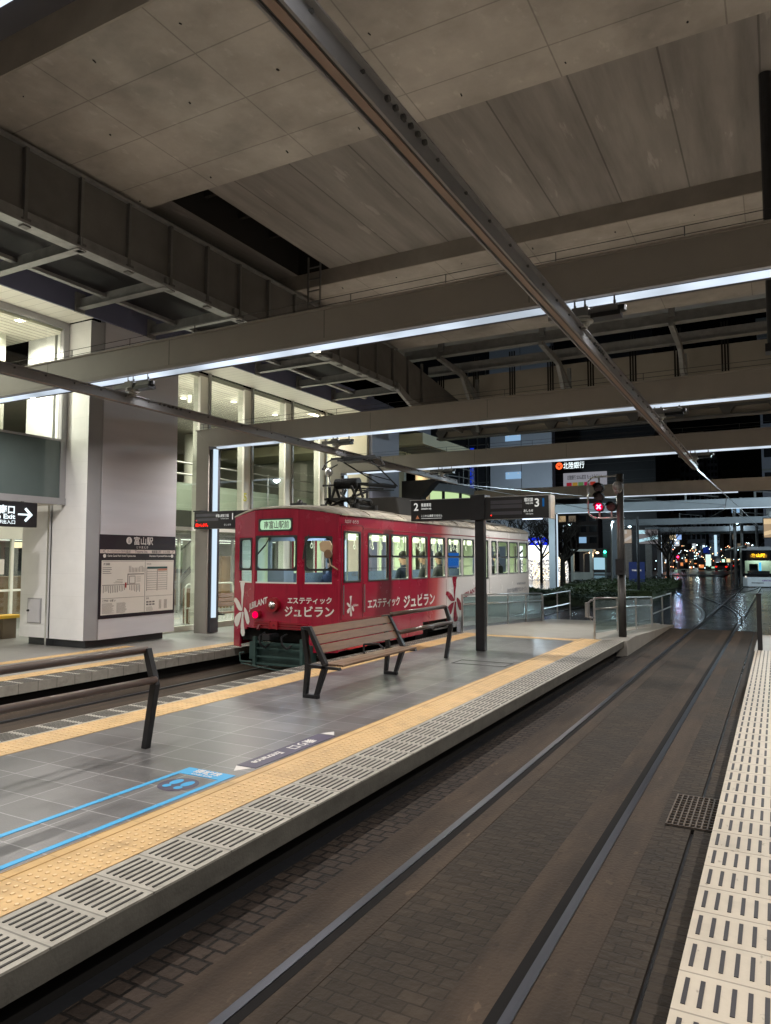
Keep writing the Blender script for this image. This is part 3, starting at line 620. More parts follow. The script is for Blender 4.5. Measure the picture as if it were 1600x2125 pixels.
mez = pm('mezzanine_band', (.055, .06, .055), .35, var=.2); mez_l = pm('mezzanine_glass_green', (.38, .45, .38), .4, var=.12, scale=.8)
b = B(); b.box(-16.2, -16, 11.35, 24, 2.7, 3.45); b.box(-26, -16.2, 11.35, 24, 2.6, 2.7); b.build('mezzanine', mez, sb)
b = B(); b.box(-16.05, -16.02, 11.35, 24, 3.45, 4.3); b.build('mezzanine_panel', mez_l, sb)
b = B(); 
for zz in (4.55, 4.9): b.cyl((-15.9, 11.4, zz), (-15.9, 24, zz), .03, 8)
for i in range(9): b.cyl((-15.9, 11.6 + i*1.5, 3.4), (-15.9, 11.6 + i*1.5, 4.95), .025, 8)
b.build('mezzanine_railing', steel, sb)
b = B(); b.box(-20.4, -20.2, -6, 9, 3.1, 3.4)
for zz in (3.9, 4.6): b.box(-20.2, -20.1, -6, 9, zz, zz + .12)
b.build('mezzanine', cream, sb)
# glazed front: left bay (over the south passage) and bays right of the pillar
frame_g = pm('mullion_white', (.78, .78, .70), .45, var=.03); frame_d = pm('frame_grey', (.30, .30, .29), .4, metal=.4)
b = B(); b.box(-11.93, -11.88, -6, 9.1, 3.10, 4.18); b.build('spandrel_glass', milk, sb)
b = B(); b.box(-11.97, -11.84, -6, 9.14, 2.98, 3.10); b.box(-11.97, -11.86, 9.02, 9.14, 3.10, 6.48); b.box(-11.95, -11.87, -6, 9.02, 4.18, 4.22); b.box(-11.95, -11.85, -6, 9.02, 6.35, 6.48); b.build('bay_frame', grey_trim, sb)
for i in range(3):
    b = B(); y0 = 9.02 - 4.0*(i + 1); b.box(-11.915, -11.905, y0 + .02, y0 + 3.98, 4.22, 6.35); b.build('window', fac_g, sb)
ys = [11.36, 12.95, 14.6, 16.4, 18.15, 19.3]
for i, y in enumerate(ys[1:-1]):
    b = B(); b.box(-12.34, -12.12, y + .08, y + .34, HP, 6.38); b.build('mullion', frame_g, sb)
    b = B(); b.box(-12.12, -12.06, y + .34, y + .40, HP, 6.48); b.build('mullion_trim', frame_d, sb)
b = B(); b.box(-12.16, -12.05, 11.36, 19.3, HP, HP + .12); b.box(-12.16, -12.05, 11.36, 19.3, 2.62, 2.70); b.build('sill', frame_g, sb)
for i in range(len(ys) - 1):
    y0 = ys[i] + (.41 if i else 0); y1 = ys[i+1] - .02
    b = B(); b.box(-12.11, -12.10, y0, y1, HP + .12, 2.62); b.build('window', fac_g, sb)
    b = B(); b.box(-12.11, -12.10, y0, y1, 2.70, 6.46); b.build('window', fac_g, sb)
# interior white column and doors
b = B(); b.box(-14.6, -13.0, 8.0, 8.6, HP, 6.3); b.build('inner_column', frame_g, sb)
for x, y in ((-18, 14), (-18, 19), (-21, 5.5), (-19, 11)):
    b = B(); b.cyl((x, y, HP), (x, y, 6.3), .28, 20); b.build('inner_column', frame_g, sb, True)
k_ = 0
for x, y in ((-13, 12.2), (-13.2, 13.2), (-14.5, 12.7), (-14, 14.4), (-15.5, 13.6), (-13.1, 15.4), (-15.4, 16), (-13.2, 5.2), (-13.6, 7.4), (-15, 6.6), (-16.5, 8.2), (-13.2, 17.4), (-15, 18.5)):
    b = B(); b.cyl((x, y, 6.285), (x, y, 6.299), .08, 14); b.build('downlight', lamp_w, sb)
for x, y in ((-13.3, 13.9), (-13.0, 7.1), (-14.0, 17.0)):
    b = B(); b.cyl((x, y, 6.28), (x, y, 6.0), .05, 12); b.build('spotlight', frame_g, sb)
area('hall_light', (-14.6, 5.5, 6.2), (3.5, 6), 520, (1, .95, .82), parent=sb)
area('hall_light', (-15, 16, 6.2), (4, 8), 540, (1, .95, .82), parent=sb)
area('hall_light', (-21, 14, 2.5), (5, 16), 260, (.93, 1, .92), parent=sb)
area('hall_light', (-14.2, 15.5, 2.5), (2.4, 6.5), 230, (.95, 1, .93), parent=sb)
area('passage_light', (-14.5, 5.5, 2.9), (3, 5), 200, (1, .95, .85), parent=sb)
area('soffit_fill', (-12.4, 4.5, 4.3), (.3, 8), 140, (1, .94, .82), (radians(180), radians(25), 0), parent=sb)  # this and the next are fill lamps added to brighten the soffit
area('soffit_fill', (-12.9, 15.5, 4.6), (.3, 7), 120, (1, .94, .82), (radians(180), radians(25), 0), parent=sb)
area('column_light', (-12.6, 8.2, 6.2), (.15, .15), 40, (1, .95, .82), (radians(35), 0, 0), parent=sb, spread=110)
area('soffit_light', (-11.5, 8.4, 6.4), (.15, .15), 3, (1, .9, .7), parent=sb)
area('soffit_light', (-11.6, 18.7, 6.45), (.2, .6), 14, (1, .88, .62), parent=sb)
b = B(); b.box(-14.5, -11.95, -6, 9.1, 2.98, 3.05); b.build('passage_ceiling', hall_c2, sb)
dk = pm('door_dark', (.05, .055, .06), .4); lw = emi('line_light', (.95, 1, .9), 2.2); bw = pm('counter_wood', (.28, .17, .09), .5)
for i in range(7):
    y = 12.0 + i*1.35
    b = B(); b.box(-25.98, -25.9, y, y + .75, HP, 2.4); b.build('door', dk, sb)
    b = B(); b.box(-25.98, -25.9, y - .1, y + .95, 3.6, 5.6); b.build('upper_opening', dk if i % 2 else bw, sb)
for i, (x, zz) in enumerate(((-17, 2.57), (-19.5, 2.57), (-22.5, 2.57))):
    b = B(); b.box(x - .04, x + .04, 11.8, 23.8, zz, zz + .02); b.build('line_light', lw, sb)
for i, x in enumerate((-14.2, -16.4, -18.8)):
    b = B(); b.box(x - .04, x + .04, -5, 8.8, 6.27, 6.29); b.build('line_light', lw, sb)
for y0 in (12.6, 16.4):
    b = B(); b.prism([(y0, HP), (y0 + .25, HP), (y0 + 3.4, 2.6), (y0 + 3.15, 2.6)], 'x', -17.4, -17.3); b.prism([(y0, HP + .95), (y0 + .06, HP + .95), (y0 + 3.3, 3.5), (y0 + 3.24, 3.5)], 'x', -17.38, -17.32); b.build('stair_stringer', galv, sb)
for i, (x, y, w, h, m_) in enumerate(((-20, 13, 1.6, 1.1, bw), (-21, 15.8, 2.2, 1.0, dk), (-19.5, 18.2, 1.4, 1.3, bw), (-18.6, 21, 1.6, 1.1, dk), (-16.8, 14.6, .5, 1.9, dk), (-17, 18.9, .6, 1.7, bw))):
    b = B(); b.box(x, x + .5, y, y + w, HP, HP + h); b.box(x - .05, x + .55, y - .05, y + w + .05, HP + h, HP + h + .05); b.build('counter', m_, sb)
for i, (x, y, zz, c) in enumerate(((-22, 13.6, 2.2, (1, .1, .1)), (-21, 14.3, 2.3, (1, .8, .5)), (-19, 16.3, 2.1, (.2, .5, 1)), (-18.5, 17.5, 2.2, (1, .15, .1)), (-20, 19.5, 2.2, (.6, 1, .7)), (-22, 12.2, 1.7, (.3, 1, .9)))):
    b = B(); b.box(x, x + .06, y, y + .35, zz, zz + .18); b.build('small_sign', emi('small_sign%d' % i, c, 1.6), sb)
b = B()
for i in range(5): b.box(-16.3, -16.22, 11.6 + i*2.5, 11.68 + i*2.5, HP, 2.6)
b.build('screen_post', frame_d, sb)
# things inside / by the hall
b = B(); b.box(-15.98, -15.9, 14.2, 14.9, 2.95, 3.4); tag(b.build('blue_display', emi('display_blue', (.03, .12, .8), 1.0)), 'small blue lit display on the dark mezzanine band behind the glass', 'display')
b = B(); text(b, '5', .30, onX(-12.10+.02, 14.62, 3.45), 'LEFT', .01); tag(b.build('numeral', emi('yellow_reflection', (.85, .8, .2), .45)), 'glowing yellow numeral 5 standing in for a reflection left of the tram roof', 'numeral')  # self-lit lettering takes the place of a reflection in the glass
for i, y in enumerate((17.55, 17.85)):
    b = B(); b.box(-15.88, -15.84, y, y + .12, 3.1, 3.75, 0); b.box(-15.88, -15.84, y, y + .12, 2.85, 3.05, 1)
    tag(b.build('banner', [emi('banner_cyan%d' % i, (.1, .75, .65), .9), emi('banner_orange%d' % i, (.9, .5, .05), .9)]), ['left', 'right'][i] + ' of the two cyan and orange lit banners behind the glass', 'banner', 'lit banners behind the glass')
b = B(); b.box(-13.2, -12.9, 14.0, 14.1, 0.3, 1.9); b.box(-13.5, -13.2, 14.0, 14.05, 0.3, 1.2); tag(b.build('plywood_stack', wood), 'tan plywood boards leaning behind the glass left of the tram', 'boards')
wf = pm('white_tube', (.7, .72, .66), .4)
for i in range(4):
    y0 = 13.25 + i*.95; b = B(); b.tube([(-12.7, y0, .32), (-12.7, y0, 1.25), (-12.7, y0 + .06, 1.33), (-12.7, y0 + .74, 1.33), (-12.7, y0 + .8, 1.25), (-12.7, y0 + .8, .32)], .022, 8)
    b.tube([(-12.7, y0, .75), (-12.7, y0 + .8, .75)], .016, 8)
    for q in range(5): b.cyl((-12.7, y0 + .13*(q + 1), .75), (-12.7, y0 + .13*(q + 1), .4), .01, 6)
    tag(b.build('barrier', wf), ['first white tubular barrier behind the glass beside the lit leg', 'second white tubular barrier from the lit leg behind the glass', 'third white tubular barrier behind the glass next to the tram front', 'fourth white tubular barrier hidden mostly behind the tram front'][i], 'barrier', 'white tubular barriers')
# pillars
pl = thing('station_pillar', 'broad white clad pillar carrying the station name board and map', 'pillar', (-12.1, 10.2, HP))
b = B(); b.box(-13.1, -12.30, 9.15, 11.2, .45, 6.47); b.box(-12.22, -11.27, 9.15, 11.2, .45, 6.47); b.build('front_cladding', white_p, pl)
b = B(); b.prism([(-11.268, 9.15), (-11.17, 9.36), (-11.17, 9.40), (-11.268, 9.40)], 'z', .45, 6.45); b.build('corner_trim', grey_trim, pl)
b = B(); b.box(-11.30, -11.16, 9.40, 11.32, .45, 6.62); b.build('side_cladding', white_s, pl)
b = B(); b.box(-12.285, -12.235, 9.10, 9.3, HP, 3.0); b.box(-12.35, -12.17, 9.2, 9.3, 3.0, 6.4); b.build('chrome_channel', chrome, pl)
b = B(); b.box(-12.98, -11.36, 9.27, 11.2, HP, .45); b.build('plinth', pm('plinth', (.04, .045, .055), .4), pl)
b = B(); b.box(-12.86, -12.86 + .40, 9.135, 9.15, .72, 1.2); ob = b.build('access_door', grey_trim, pl)
b = B(); b.box(-12.84, -12.48, 9.125, 9.135, .74, 1.18); b.build('door_leaf', white_s, ob)
b = B(); b.cyl((-12.81, 9.125, .96), (-12.81, 9.095, .96), .02, 10); b.build('knob', dark_steel, ob)
# second pillar further along
pl2 = thing('station_pillar', 'second clad pillar with blue grey side behind the pantograph', 'pillar', (-12, 21, HP))
b = B(); b.box(-13.2, -11.27, 19.6, 21.6, .3, 6.4); b.build('front_cladding', pm('pillar_cream', (.66, .63, .52), .5, var=.04), pl2)
b = B(); b.box(-11.268, -11.16, 19.75, 21.6, .3, 6.46); b.build('side_cladding', pm('pillar_blue_grey', (.24, .26, .36), .5, var=.04), pl2)
# station name board
nb_ = thing('station_name_board', 'dark station name board 富山駅 above a cream route map on the pillar', 'station sign', (-11.15, 10.3, .83))
sx_ = -11.155
navy = pm('board_navy', (.014, .014, .022), .35); strip_c = pm('board_strip', (.62, .55, .52), .5); paper = pm('poster_paper', (.70, .67, .62), .55, var=.02); ink = pm('ink', (.08, .07, .07), .6)
b = B(); b.box(sx_ - .03, sx_, 9.38, 11.31, .83, 2.42); b.build('board', navy, nb_)
b = B(); b.box(sx_ - .02, sx_ + .002, 9.385, 11.305, 2.065, 2.135); b.build('strip', strip_c, nb_)
b = B(); b.box(sx_ - .02, sx_ + .002, 9.43, 10.49, .90, 1.93); b.box(sx_ - .02, sx_ + .002, 10.50, 11.27, .90, 1.93); b.build('poster', paper, nb_)
b = B(); e = sx_ + .004
text(b, '富山駅', .17, onX(e, 10.18, 2.25), 'LEFT', .002); text(b, 'とやまえき', .06, onX(e, 10.26, 2.165), 'LEFT', 0, w=.30)
nn = 24; b.add([(e, 10.07 + .07*cos(2*pi*i/nn), 2.315 + .07*sin(2*pi*i/nn)) for i in range(nn)], [tuple(range(nn))])
text(b, 'Oarks Canal Park Hotel Toyama-mae', .05, onX(e, 9.56, 2.0), 'LEFT', .001, w=.68); text(b, 'Dentetsu-Toyamaeki·Esta-mae', .05, onX(e, 11.18, 2.0), 'RIGHT', .001, w=.58)
b.add([(e, 9.49 + .035*cos(2*pi*i/nn), 2.015 + .035*sin(2*pi*i/nn)) for i in range(nn)], [tuple(range(nn))]); b.add([(e, 11.22 + .035*cos(2*pi*i/nn), 2.015 + .035*sin(2*pi*i/nn)) for i in range(nn)], [tuple(range(nn))])
b.build('lettering', cream, nb_)
b = B(); e2 = sx_ + .005
text(b, 'C', .05, onX(e + .003, 10.07, 2.32), 'CENTER', .002); text(b, '15', .06, onX(e + .003, 10.07, 2.27), 'CENTER', .002)
text(b, '＜', .08, onX(e2, 9.44, 2.075), 'LEFT', .002); text(b, 'オークスカナルパークホテル富山前', .06, onX(e2, 9.55, 2.078), 'LEFT', .001, w=.56); text(b, 'Toyama Sta.', .07, onX(e2, 10.22, 2.08), 'LEFT', .001, w=.33)
text(b, '電鉄富山駅・エスタ前', .06, onX(e2, 10.66, 2.078), 'LEFT', .001, w=.50); text(b, '＞', .08, onX(e2, 11.2, 2.075), 'LEFT', .002)
def ln(y0, y1, z0, z1, t=.004):
    b.box(sx_, sx_ + .004, min(y0, y1) - t/2, max(y0, y1) + t/2, min(z0, z1) - t/2, max(z0, z1) + t/2)
ln(9.45, 10.47, 1.91, 1.91, .006); ln(10.52, 11.25, 1.91, 1.91, .006); ln(9.45, 10.47, 1.21, 1.21, .006); ln(10.52, 11.25, 1.21, 1.21, .006)
ln(9.46, 10.36, 1.46, 1.46, .010); ln(10.06, 10.06, 1.46, 1.66, .016); ln(10.06, 10.46, 1.66, 1.66, .016); ln(10.1, 10.24, 1.62, 1.62, .01); ln(10.1, 10.24, 1.48, 1.48, .01); ln(10.1, 10.1, 1.48, 1.62, .01); ln(10.24, 10.24, 1.48, 1.62, .01)
text(b, '路線図', .05, onX(e2, 9.47, 1.84), 'LEFT', .001); text(b, '時刻表', .04, onX(e2, 10.53, 1.84), 'LEFT'); text(b, 'ご案内・お願い', .045, onX(e2, 9.46, 1.15), 'LEFT', .001); text(b, '運賃', .04, onX(e2, 10.53, 1.15), 'LEFT')
for i in range(22):
    if i in (13, 14): continue
    ln(9.48 + i*.042, 9.48 + i*.042, 1.44, 1.36 - .05*random.random(), .010)
for i in range(11): ln(10.09 + i*.037, 10.09 + i*.037, 1.70, 1.77 + .05*random.random(), .008)
for i in range(4): ln(9.46, 9.62 + .05*random.random(), 1.79 - i*.035, 1.79 - i*.035, .010)
for i in range(10):
    ln(9.46, 9.74 - .06*random.random(), 1.11 - i*.02, 1.11 - i*.02, .005); ln(9.80, 10.05 - .06*random.random(), 1.11 - i*.02, 1.11 - i*.02, .005)
for i in range(3): ln(9.93, 9.80 - .04*i, 1.56 - i*.03, 1.56 - i*.03, .006); ln(10.28, 10.38, 1.6 - i*.04, 1.6 - i*.04, .006)
for i in range(9): ln(10.54, 10.80, 1.70 - i*.045, 1.70 - i*.045, .006); ln(10.84, 11.08, 1.70 - i*.045, 1.70 - i*.045, .006)
ln(10.82, 10.82, 1.32, 1.75, .012); ln(10.54, 10.54, 1.32, 1.78, .008); ln(11.09, 11.09, 1.32, 1.78, .004)
for i in range(3): 
    for q in range(2): b.box(sx_, sx_ + .004, 10.54 + i*.08, 10.6 + i*.08, 1.08 - q*.05, 1.11 - q*.05)
for i in range(11): ln(10.88, 10.94, 1.12 - i*.017, 1.12 - i*.017, .006); ln(11.02, 11.1, 1.12 - i*.017, 1.12 - i*.017, .006)
for i in range(4): ln(10.54, 10.74 - .05*random.random(), .99 - i*.022, .99 - i*.022, .005)
b.build('print', hand_text, nb_)
b = B(); b.box(sx_, sx_ + .006, 10.55, 11.09, 1.76, 1.80, 0); b.box(sx_, sx_ + .006, 10.84, 11.09, 1.72, 1.755, 1); b.box(sx_, sx_ + .007, 9.995, 10.025, 1.40, 1.50, 2)
b.build('colour_bars', [pm('teal_bar', (.03, .09, .10), .5), pm('salmon_bar', (.55, .25, .18), .5), pm('red_mark', (.4, .03, .03), .5)], nb_)
# South exit sign
se = thing('exit_sign', 'black lit sign reading 南口 South Exit with a white arrow under the glass bay', 'exit sign', (-11.8, 7.8, 2.5))
b = B(); b.box(-11.88, -11.70, 5.2, 8.45, 2.52, 2.96); b.build('box', black, se, bevel=.008)
b = B(); b.box(-11.82, -11.78, 8.2, 8.24, 2.96, 2.985); b.box(-11.82, -11.78, 6, 6.04, 2.96, 2.985); b.build('hanger', galv, se)
b = B(); e = -11.695; text(b, '南口', .155, onX(e, 8.02, 2.755), 'RIGHT', .005); text(b, 'South Exit', .115, onX(e, 8.02, 2.655), 'RIGHT', .003, w=.6); text(b, '出口子  南出入口', .075, onX(e, 8.02, 2.57), 'RIGHT', .001, w=.62)
b.prism([(8.07, 2.755), (8.27, 2.755), (8.19, 2.835), (8.225, 2.865), (8.355, 2.74), (8.225, 2.61), (8.19, 2.64), (8.27, 2.725), (8.07, 2.725)], 'x', e - .002, e + .002)
b.build('lettering', txt_b, se)
# passage: glass room, yellow bench, posters
gr = thing('waiting_room', 'small glass waiting room with automatic doors past the pillar', 'waiting room', (-16, 8.5, HP))
b = B()
for y in (6.2, 7.4, 8.3, 9.0, 10.1, 10.75, 11.25): b.box(-15.8, -15.72, y - .03, y + .03, HP, 2.5)
b.box(-15.82, -15.70, 6.1, 11.3, 2.42, 2.7); b.box(-15.8, -15.74, 6.1, 11.3, 1.2, 1.25); b.build('frame', frame_g, gr)
b = B(); b.box(-15.77, -15.76, 6.2, 11.2, .32, 2.42); b.build('glass', fac_g, gr)
b = B(); b.box(-15.74, -15.73, 10.3, 10.55, 1.6, 1.95); b.box(-15.74, -15.73, 7.6, 7.95, 1.5, 1.95); b.box(-15.74, -15.73, 8.45, 8.7, 1.85, 2.1); b.box(-15.74, -15.73, 7.5, 7.8, 1.25, 1.45); b.build('notice', paper, gr)
yb = thing('yellow_bench', 'yellow topped bench with brown ends in the passage left of the pillar', 'bench', (-13.9, 8.4, HP))
b = B(); b.box(-14.5, -14.1, 7.6, 9.9, .72, .78); b.build('seat', pm('bench_yellow', (.75, .45, .03), .5), yb)
bbm = pm('bench_brown', (.16, .12, .08), .6)
for y in (9.5, 7.7):
    b = B(); b.box(-14.46, -14.14, y, y + .3, HP, .72); b.build('leg', bbm, yb)
# concourse beyond the second pillar: curved shop front with soffit
cn = thing('lit_annexe', 'cream soffited annexe with a round lit column and curved glazed shop front', 'building', (-12, 30, 0))
b = B(); b.box(-24, -10.6, 22.3, 27.2, 5.92, 6.3); b.build('canopy', pm('annexe_soffit', (.62, .60, .42), .5, var=.03), cn)
b = B()
for i in range(18): b.box(-11.9, -10.7, 22.6 + i*.2, 22.7 + i*.2, 5.86, 5.89)
b.build('louvre', galv_d, cn)
b = B(); b.cyl((-12.6, 26.5, 0), (-12.6, 26.5, 5.92), .3, 24); b.build('round_column', pm('annexe_column', (.62, .55, .42), .45), cn, True)
b = B()
for i in range(14):
    a0, a1 = radians(-80 + i*10), radians(-70 + i*10); cx, cy = -21, 38
    P = lambda a, z: (cx + 5.5*cos(a), cy + 5.5*sin(a), z)
    b.add([P(a0, 3.0), P(a1, 3.0), P(a1, 5.6), P(a0, 5.6)], [(0, 1, 2, 3)])
b.build('lit_glazing', emi('shop_glow', (.62, .85, .42), .9), cn)
b = B(); b.cyl((-21, 38, 5.6), (-21, 38, 6.0), 5.8, 40); b.cyl((-21, 38, 0), (-21, 38, 3.0), 5.6, 40); b.build('balcony', pm('annexe_dark', (.05, .05, .055), .5), cn)
b = B()
for zz in (6.5, 7.0, 7.5):
    b.tube([(-21 + 5.7*cos(radians(a)), 38 + 5.7*sin(radians(a)), zz) for a in range(-110, 60, 10)], .03, 6)
for a in range(-110, 60, 15): b.cyl((-21 + 5.7*cos(radians(a)), 38 + 5.7*sin(radians(a)), 6.0), (-21 + 5.7*cos(radians(a)), 38 + 5.7*sin(radians(a)), 7.5), .03, 6)
b.build('railing', galv, cn)
b = B()
for i in range(5):
    a = radians(-70 + i*16); b.cyl((-21 + 5.56*cos(a), 38 + 5.56*sin(a), 3.0), (-21 + 5.56*cos(a), 38 + 5.56*sin(a), 5.6), .09, 8)
b.build('glazing_bar', blackm, cn)
area('shop_light', (-12.6, 25.4, 5.6), (.5, .5), 40, (1, .8, .5), parent=cn)
bh = thing('black_banner_hood', 'black hood shaped hanging behind the tram roof below the conductor rail', 'hood', (-10, 19, 3.4))
b = B(); b.prism([(-10.75, 3.3), (-10.75, 4.5), (-9.5, 4.5), (-10.05, 3.95), (-10.15, 3.3)], 'y', 21.0, 21.4); b.build('shell', blackm, bh)
# ================================================================ PLATFORM FURNITURE
def bench_frame(y, parent, name):
    b = B()
    P = lambda pts, w=.06: [b.add([(p[0]-0, y - w/2, p[1]) for p in pts] + [(p[0], y + w/2, p[1]) for p in pts],
        [tuple(range(len(pts)))[::-1], tuple(range(len(pts), 2*len(pts)))] + [(i, (i+1) % len(pts), len(pts) + (i+1) % len(pts), len(pts) + i) for i in range(len(pts))])]
    # closed loop: foot, front leg up to the seat, lean back to the top, back leg down
    xo = -4.93
    P([(xo - .12, HP), (xo + .09, HP), (xo + .09, HP + .045), (xo - .12, HP + .045)])
    P([(xo + .04, HP + .045), (xo + .09, HP + .045), (xo + .21, .66), (xo + .21, .72), (xo + .15, .70)])
    P([(xo - .12, HP + .045), (xo - .07, HP + .045), (xo - .03, .70), (xo - .09, .72)])
    P([(xo - .09, .72), (xo - .03, .70), (xo - .10, 1.10), (xo - .16, 1.14)])
    P([(xo + .15, .70), (xo + .21, .72), (xo - .03, 1.15), (xo - .16, 1.14), (xo - .10, 1.105), (xo - .06, 1.10)])
    P([(xo - .05, .66), (xo + .40, .655), (xo + .38, .685), (xo - .05, .70)])
    return b.build(name, dark_steel, parent, bevel=.004)
def make_bench(y0, label):
    t = thing('platform_bench', label, 'bench', (-4.93, y0, HP), 'slatted platform benches')
    bench_frame(y0, t, 'end_frame'); bench_frame(y0 + 2.03, t, 'end_frame')
    b = B()
    for i in range(3):
        zz = .825 + i*.105; xx = -4.93 + .085 - i*.058; zz2 = zz + .101; xx2 = xx - .053
        b.add([(xx, y0 + .03, zz), (xx + .03, y0 + .03, zz + .012), (xx2 + .03, y0 + .03, zz2), (xx2, y0 + .03, zz2 - .012), (xx, y0 + 2.0, zz), (xx + .03, y0 + 2.0, zz + .012), (xx2 + .03, y0 + 2.0, zz2), (xx2, y0 + 2.0, zz2 - .012)],
              [(0, 1, 2, 3), (7, 6, 5, 4), (0, 4, 5, 1), (1, 5, 6, 2), (2, 6, 7, 3), (3, 7, 4, 0)])
    b.build('backrest', wood, t)
    b = B()
    for i in range(3): x = -4.93 + .12 + i*.1; b.box(x, x + .092, y0 + .03, y0 + 2.0 + (.0 if i else 0), .690, .715)
    b.build('seat', wood, t, bevel=.004)
    b = B(); b.tube([(-4.80, y0 + 1.0, .72), (-4.80, y0 + 1.0, .84), (-4.58, y0 + 1.0, .86), (-4.5, y0 + 1.0, .80)], .014, 8); b.build('armrest', dark_steel, t)
    return t
bn_ = make_bench(7.28, 'wooden slatted bench with black steel frames standing before the red tram')
clone(bn_, 'wooden slatted bench by the station glass left of the tram front', (-11.7, 13.05, HP))
def lean_rail(y0, y1, label, post_far=True):
    t = thing('leaning_rail', label, 'leaning rail', (-4.93, y1, HP), 'wooden leaning rails on the platform')
    y = y1 if post_far else y0; b = B(); xo = -4.93
    b.add([(xo + p[0], y + s_, p[1]) for s_ in (-.028, .028) for p in ((-.03, HP), (.03, HP), (.13, .86), (.02, 1.17), (-.04, 1.17), (.06, .86))],
          [(0, 1, 2, 5)[::-1], (5, 2, 3, 4)[::-1], (6, 7, 8, 11), (11, 8, 9, 10), (0, 6, 7, 1)[::-1], (1, 7, 8, 2)[::-1], (2, 8, 9, 3)[::-1], (3, 9, 10, 4)[::-1], (4, 10, 11, 5)[::-1], (5, 11, 6, 0)[::-1]])
    b.build('post', dark_steel, t, bevel=.003)
    for x, zz in ((-.02, 1.155), (.10, .90)):
        b = B(); b.cyl((xo + x, y0, zz), (xo + x, y1, zz), .032, 14); b.build('rail', wood_r, t, True)
lean_rail(9.34, 11.25, 'short wooden leaning rail joined to the far end of the bench')
lean_rail(-1.5, 4.69, 'long wooden leaning rail with bent black post in the left foreground')
def info_sign(x0, x1, y, xp, label, z0=2.67, z1=3.06):
    t = thing('platform_sign', label, 'platform sign', (xp, y, HP))
    b = B(); b.box(xp - .085, xp + .085, y - .07, y + .07, HP, 3.1); b.build('post', dark_steel, t, bevel=.01)
    b = B(); b.box(x0, x1, y - .13, y + .13, z0, z1); b.build('box', black, t, bevel=.006)
    b = B(); b.box(xp - .14, xp + .14, y - .15, y + .15, z0 - .01, z1 + .06); b.build('cap', dark_steel, t, bevel=.006)
    b = B(); b.box(x1, x1 + .03, y - .14, y + .14, z0 - .012, z1 + .012); b.box(x0 - .02, x1, y - .135, y + .135, z1, z1 + .012); b.build('trim', steel, t)
    return t
t = info_sign(-6.10, -3.44, 12.43, -4.75, 'black double platform sign with numerals 2 and 3 on a dark post')
scr = pm('display_dark', (.11, .11, .135), .25); fy = 12.296
b = B(); text(b, '2', .20, onY(-6.04, fy, 2.87), 'LEFT', .004); text(b, '降車専用', .075, onY(-5.88, fy, 2.94), 'LEFT', .001, w=.20); text(b, 'Unloading only', .05, onY(-5.88, fy, 2.885), 'LEFT', .001, w=.21)
text(b, 'ここからは乗車できません', .05, onY(-5.88, fy, 2.745), 'LEFT', .0005, w=.43); b.box(-5.88, -5.46, fy - .001, fy + .001, 2.712, 2.719)
text(b, '3', .20, onY(-3.70, fy, 2.87), 'LEFT', .004); text(b, '環状線', .075, onY(-3.72, fy, 2.965), 'RIGHT', .001, w=.16); text(b, 'Loop Line', .045, onY(-3.72, fy, 2.92), 'RIGHT', .001, w=.13)
text(b, 'おしらせ', .055, onY(-3.72, fy, 2.78), 'RIGHT', .001, w=.17); text(b, 'Information', .035, onY(-3.72, fy, 2.735), 'RIGHT', 0, w=.13)
b.build('lettering', txt_w, t)
b = B(); b.box(-4.5, -3.92, fy - .004, fy + .01, 2.935, 3.0); b.box(-4.5, -3.92, fy - .004, fy + .01, 2.855, 2.92); b.box(-4.5, -3.92, fy - .004, fy + .01, 2.74, 2.80); b.build('display', scr, t)
b = B(); b.box(-3.555, -3.52, fy - .003, fy, 2.865, 3.01); b.build('blue_bar', emi('blue_bar', (.02, .13, .35), .6), t)
b = B(); b.add([(-6.0, fy, 2.71), (-5.92, fy, 2.71), (-5.96, fy, 2.78)], [(0, 1, 2)]); b.build('warning_triangle', emi('tri_orange', (.5, .2, .1), .6), t)
b = B(); b.cyl((-4.49, fy - .006, 2.735), (-4.49, fy, 2.735), .012, 8); b.build('status_light', red_led, t)
b = B(); b.box(-3.95, -3.6, 12.40, 12.45, 2.652, 2.668); ob = b.build('under_light', emi('under_light', (.7, .8, 1), 2), t)
# platform 1 sign by the lit leg
t = thing('platform_sign', 'black platform sign with numeral 1 and red running text on the lit leg', 'platform sign', (-10.5, 12.25, 2.64))
b = B(); b.box(-11.42, -9.45, 12.14, 12.36, 2.62, 3.0); b.box(-11.44, -11.2, 12.12, 12.38, 3.0, 3.03); b.build('box', black, t, bevel=.006)
b = B(); text(b, '1', .19, onY(-10.36, 12.13, 2.81), 'LEFT', .004); text(b, '南富山駅前 方面', .07, onY(-10.42, 12.13, 2.87), 'RIGHT', .001, w=.36); text(b, 'for Minami-Toyama', .04, onY(-10.42, 12.13, 2.82), 'RIGHT', 0, w=.22); text(b, 'おしらせ', .05, onY(-10.35, 12.13, 2.68), 'RIGHT', 0)
b.build('lettering', txt_w, t)
b = B(); b.box(-11.36, -10.72, 12.132, 12.15, 2.89, 2.95); b.box(-11.36, -10.72, 12.132, 12.15, 2.79, 2.85); b.build('display', scr, t)
b = B(); text(b, '願いします。', .075, onY(-11.36, 12.128, 2.675), 'LEFT', .003, w=.36); text(b, '、', .05, onY(-11.35, 12.128, 2.80), 'LEFT', .003); b.build('running_text', red_led, t)
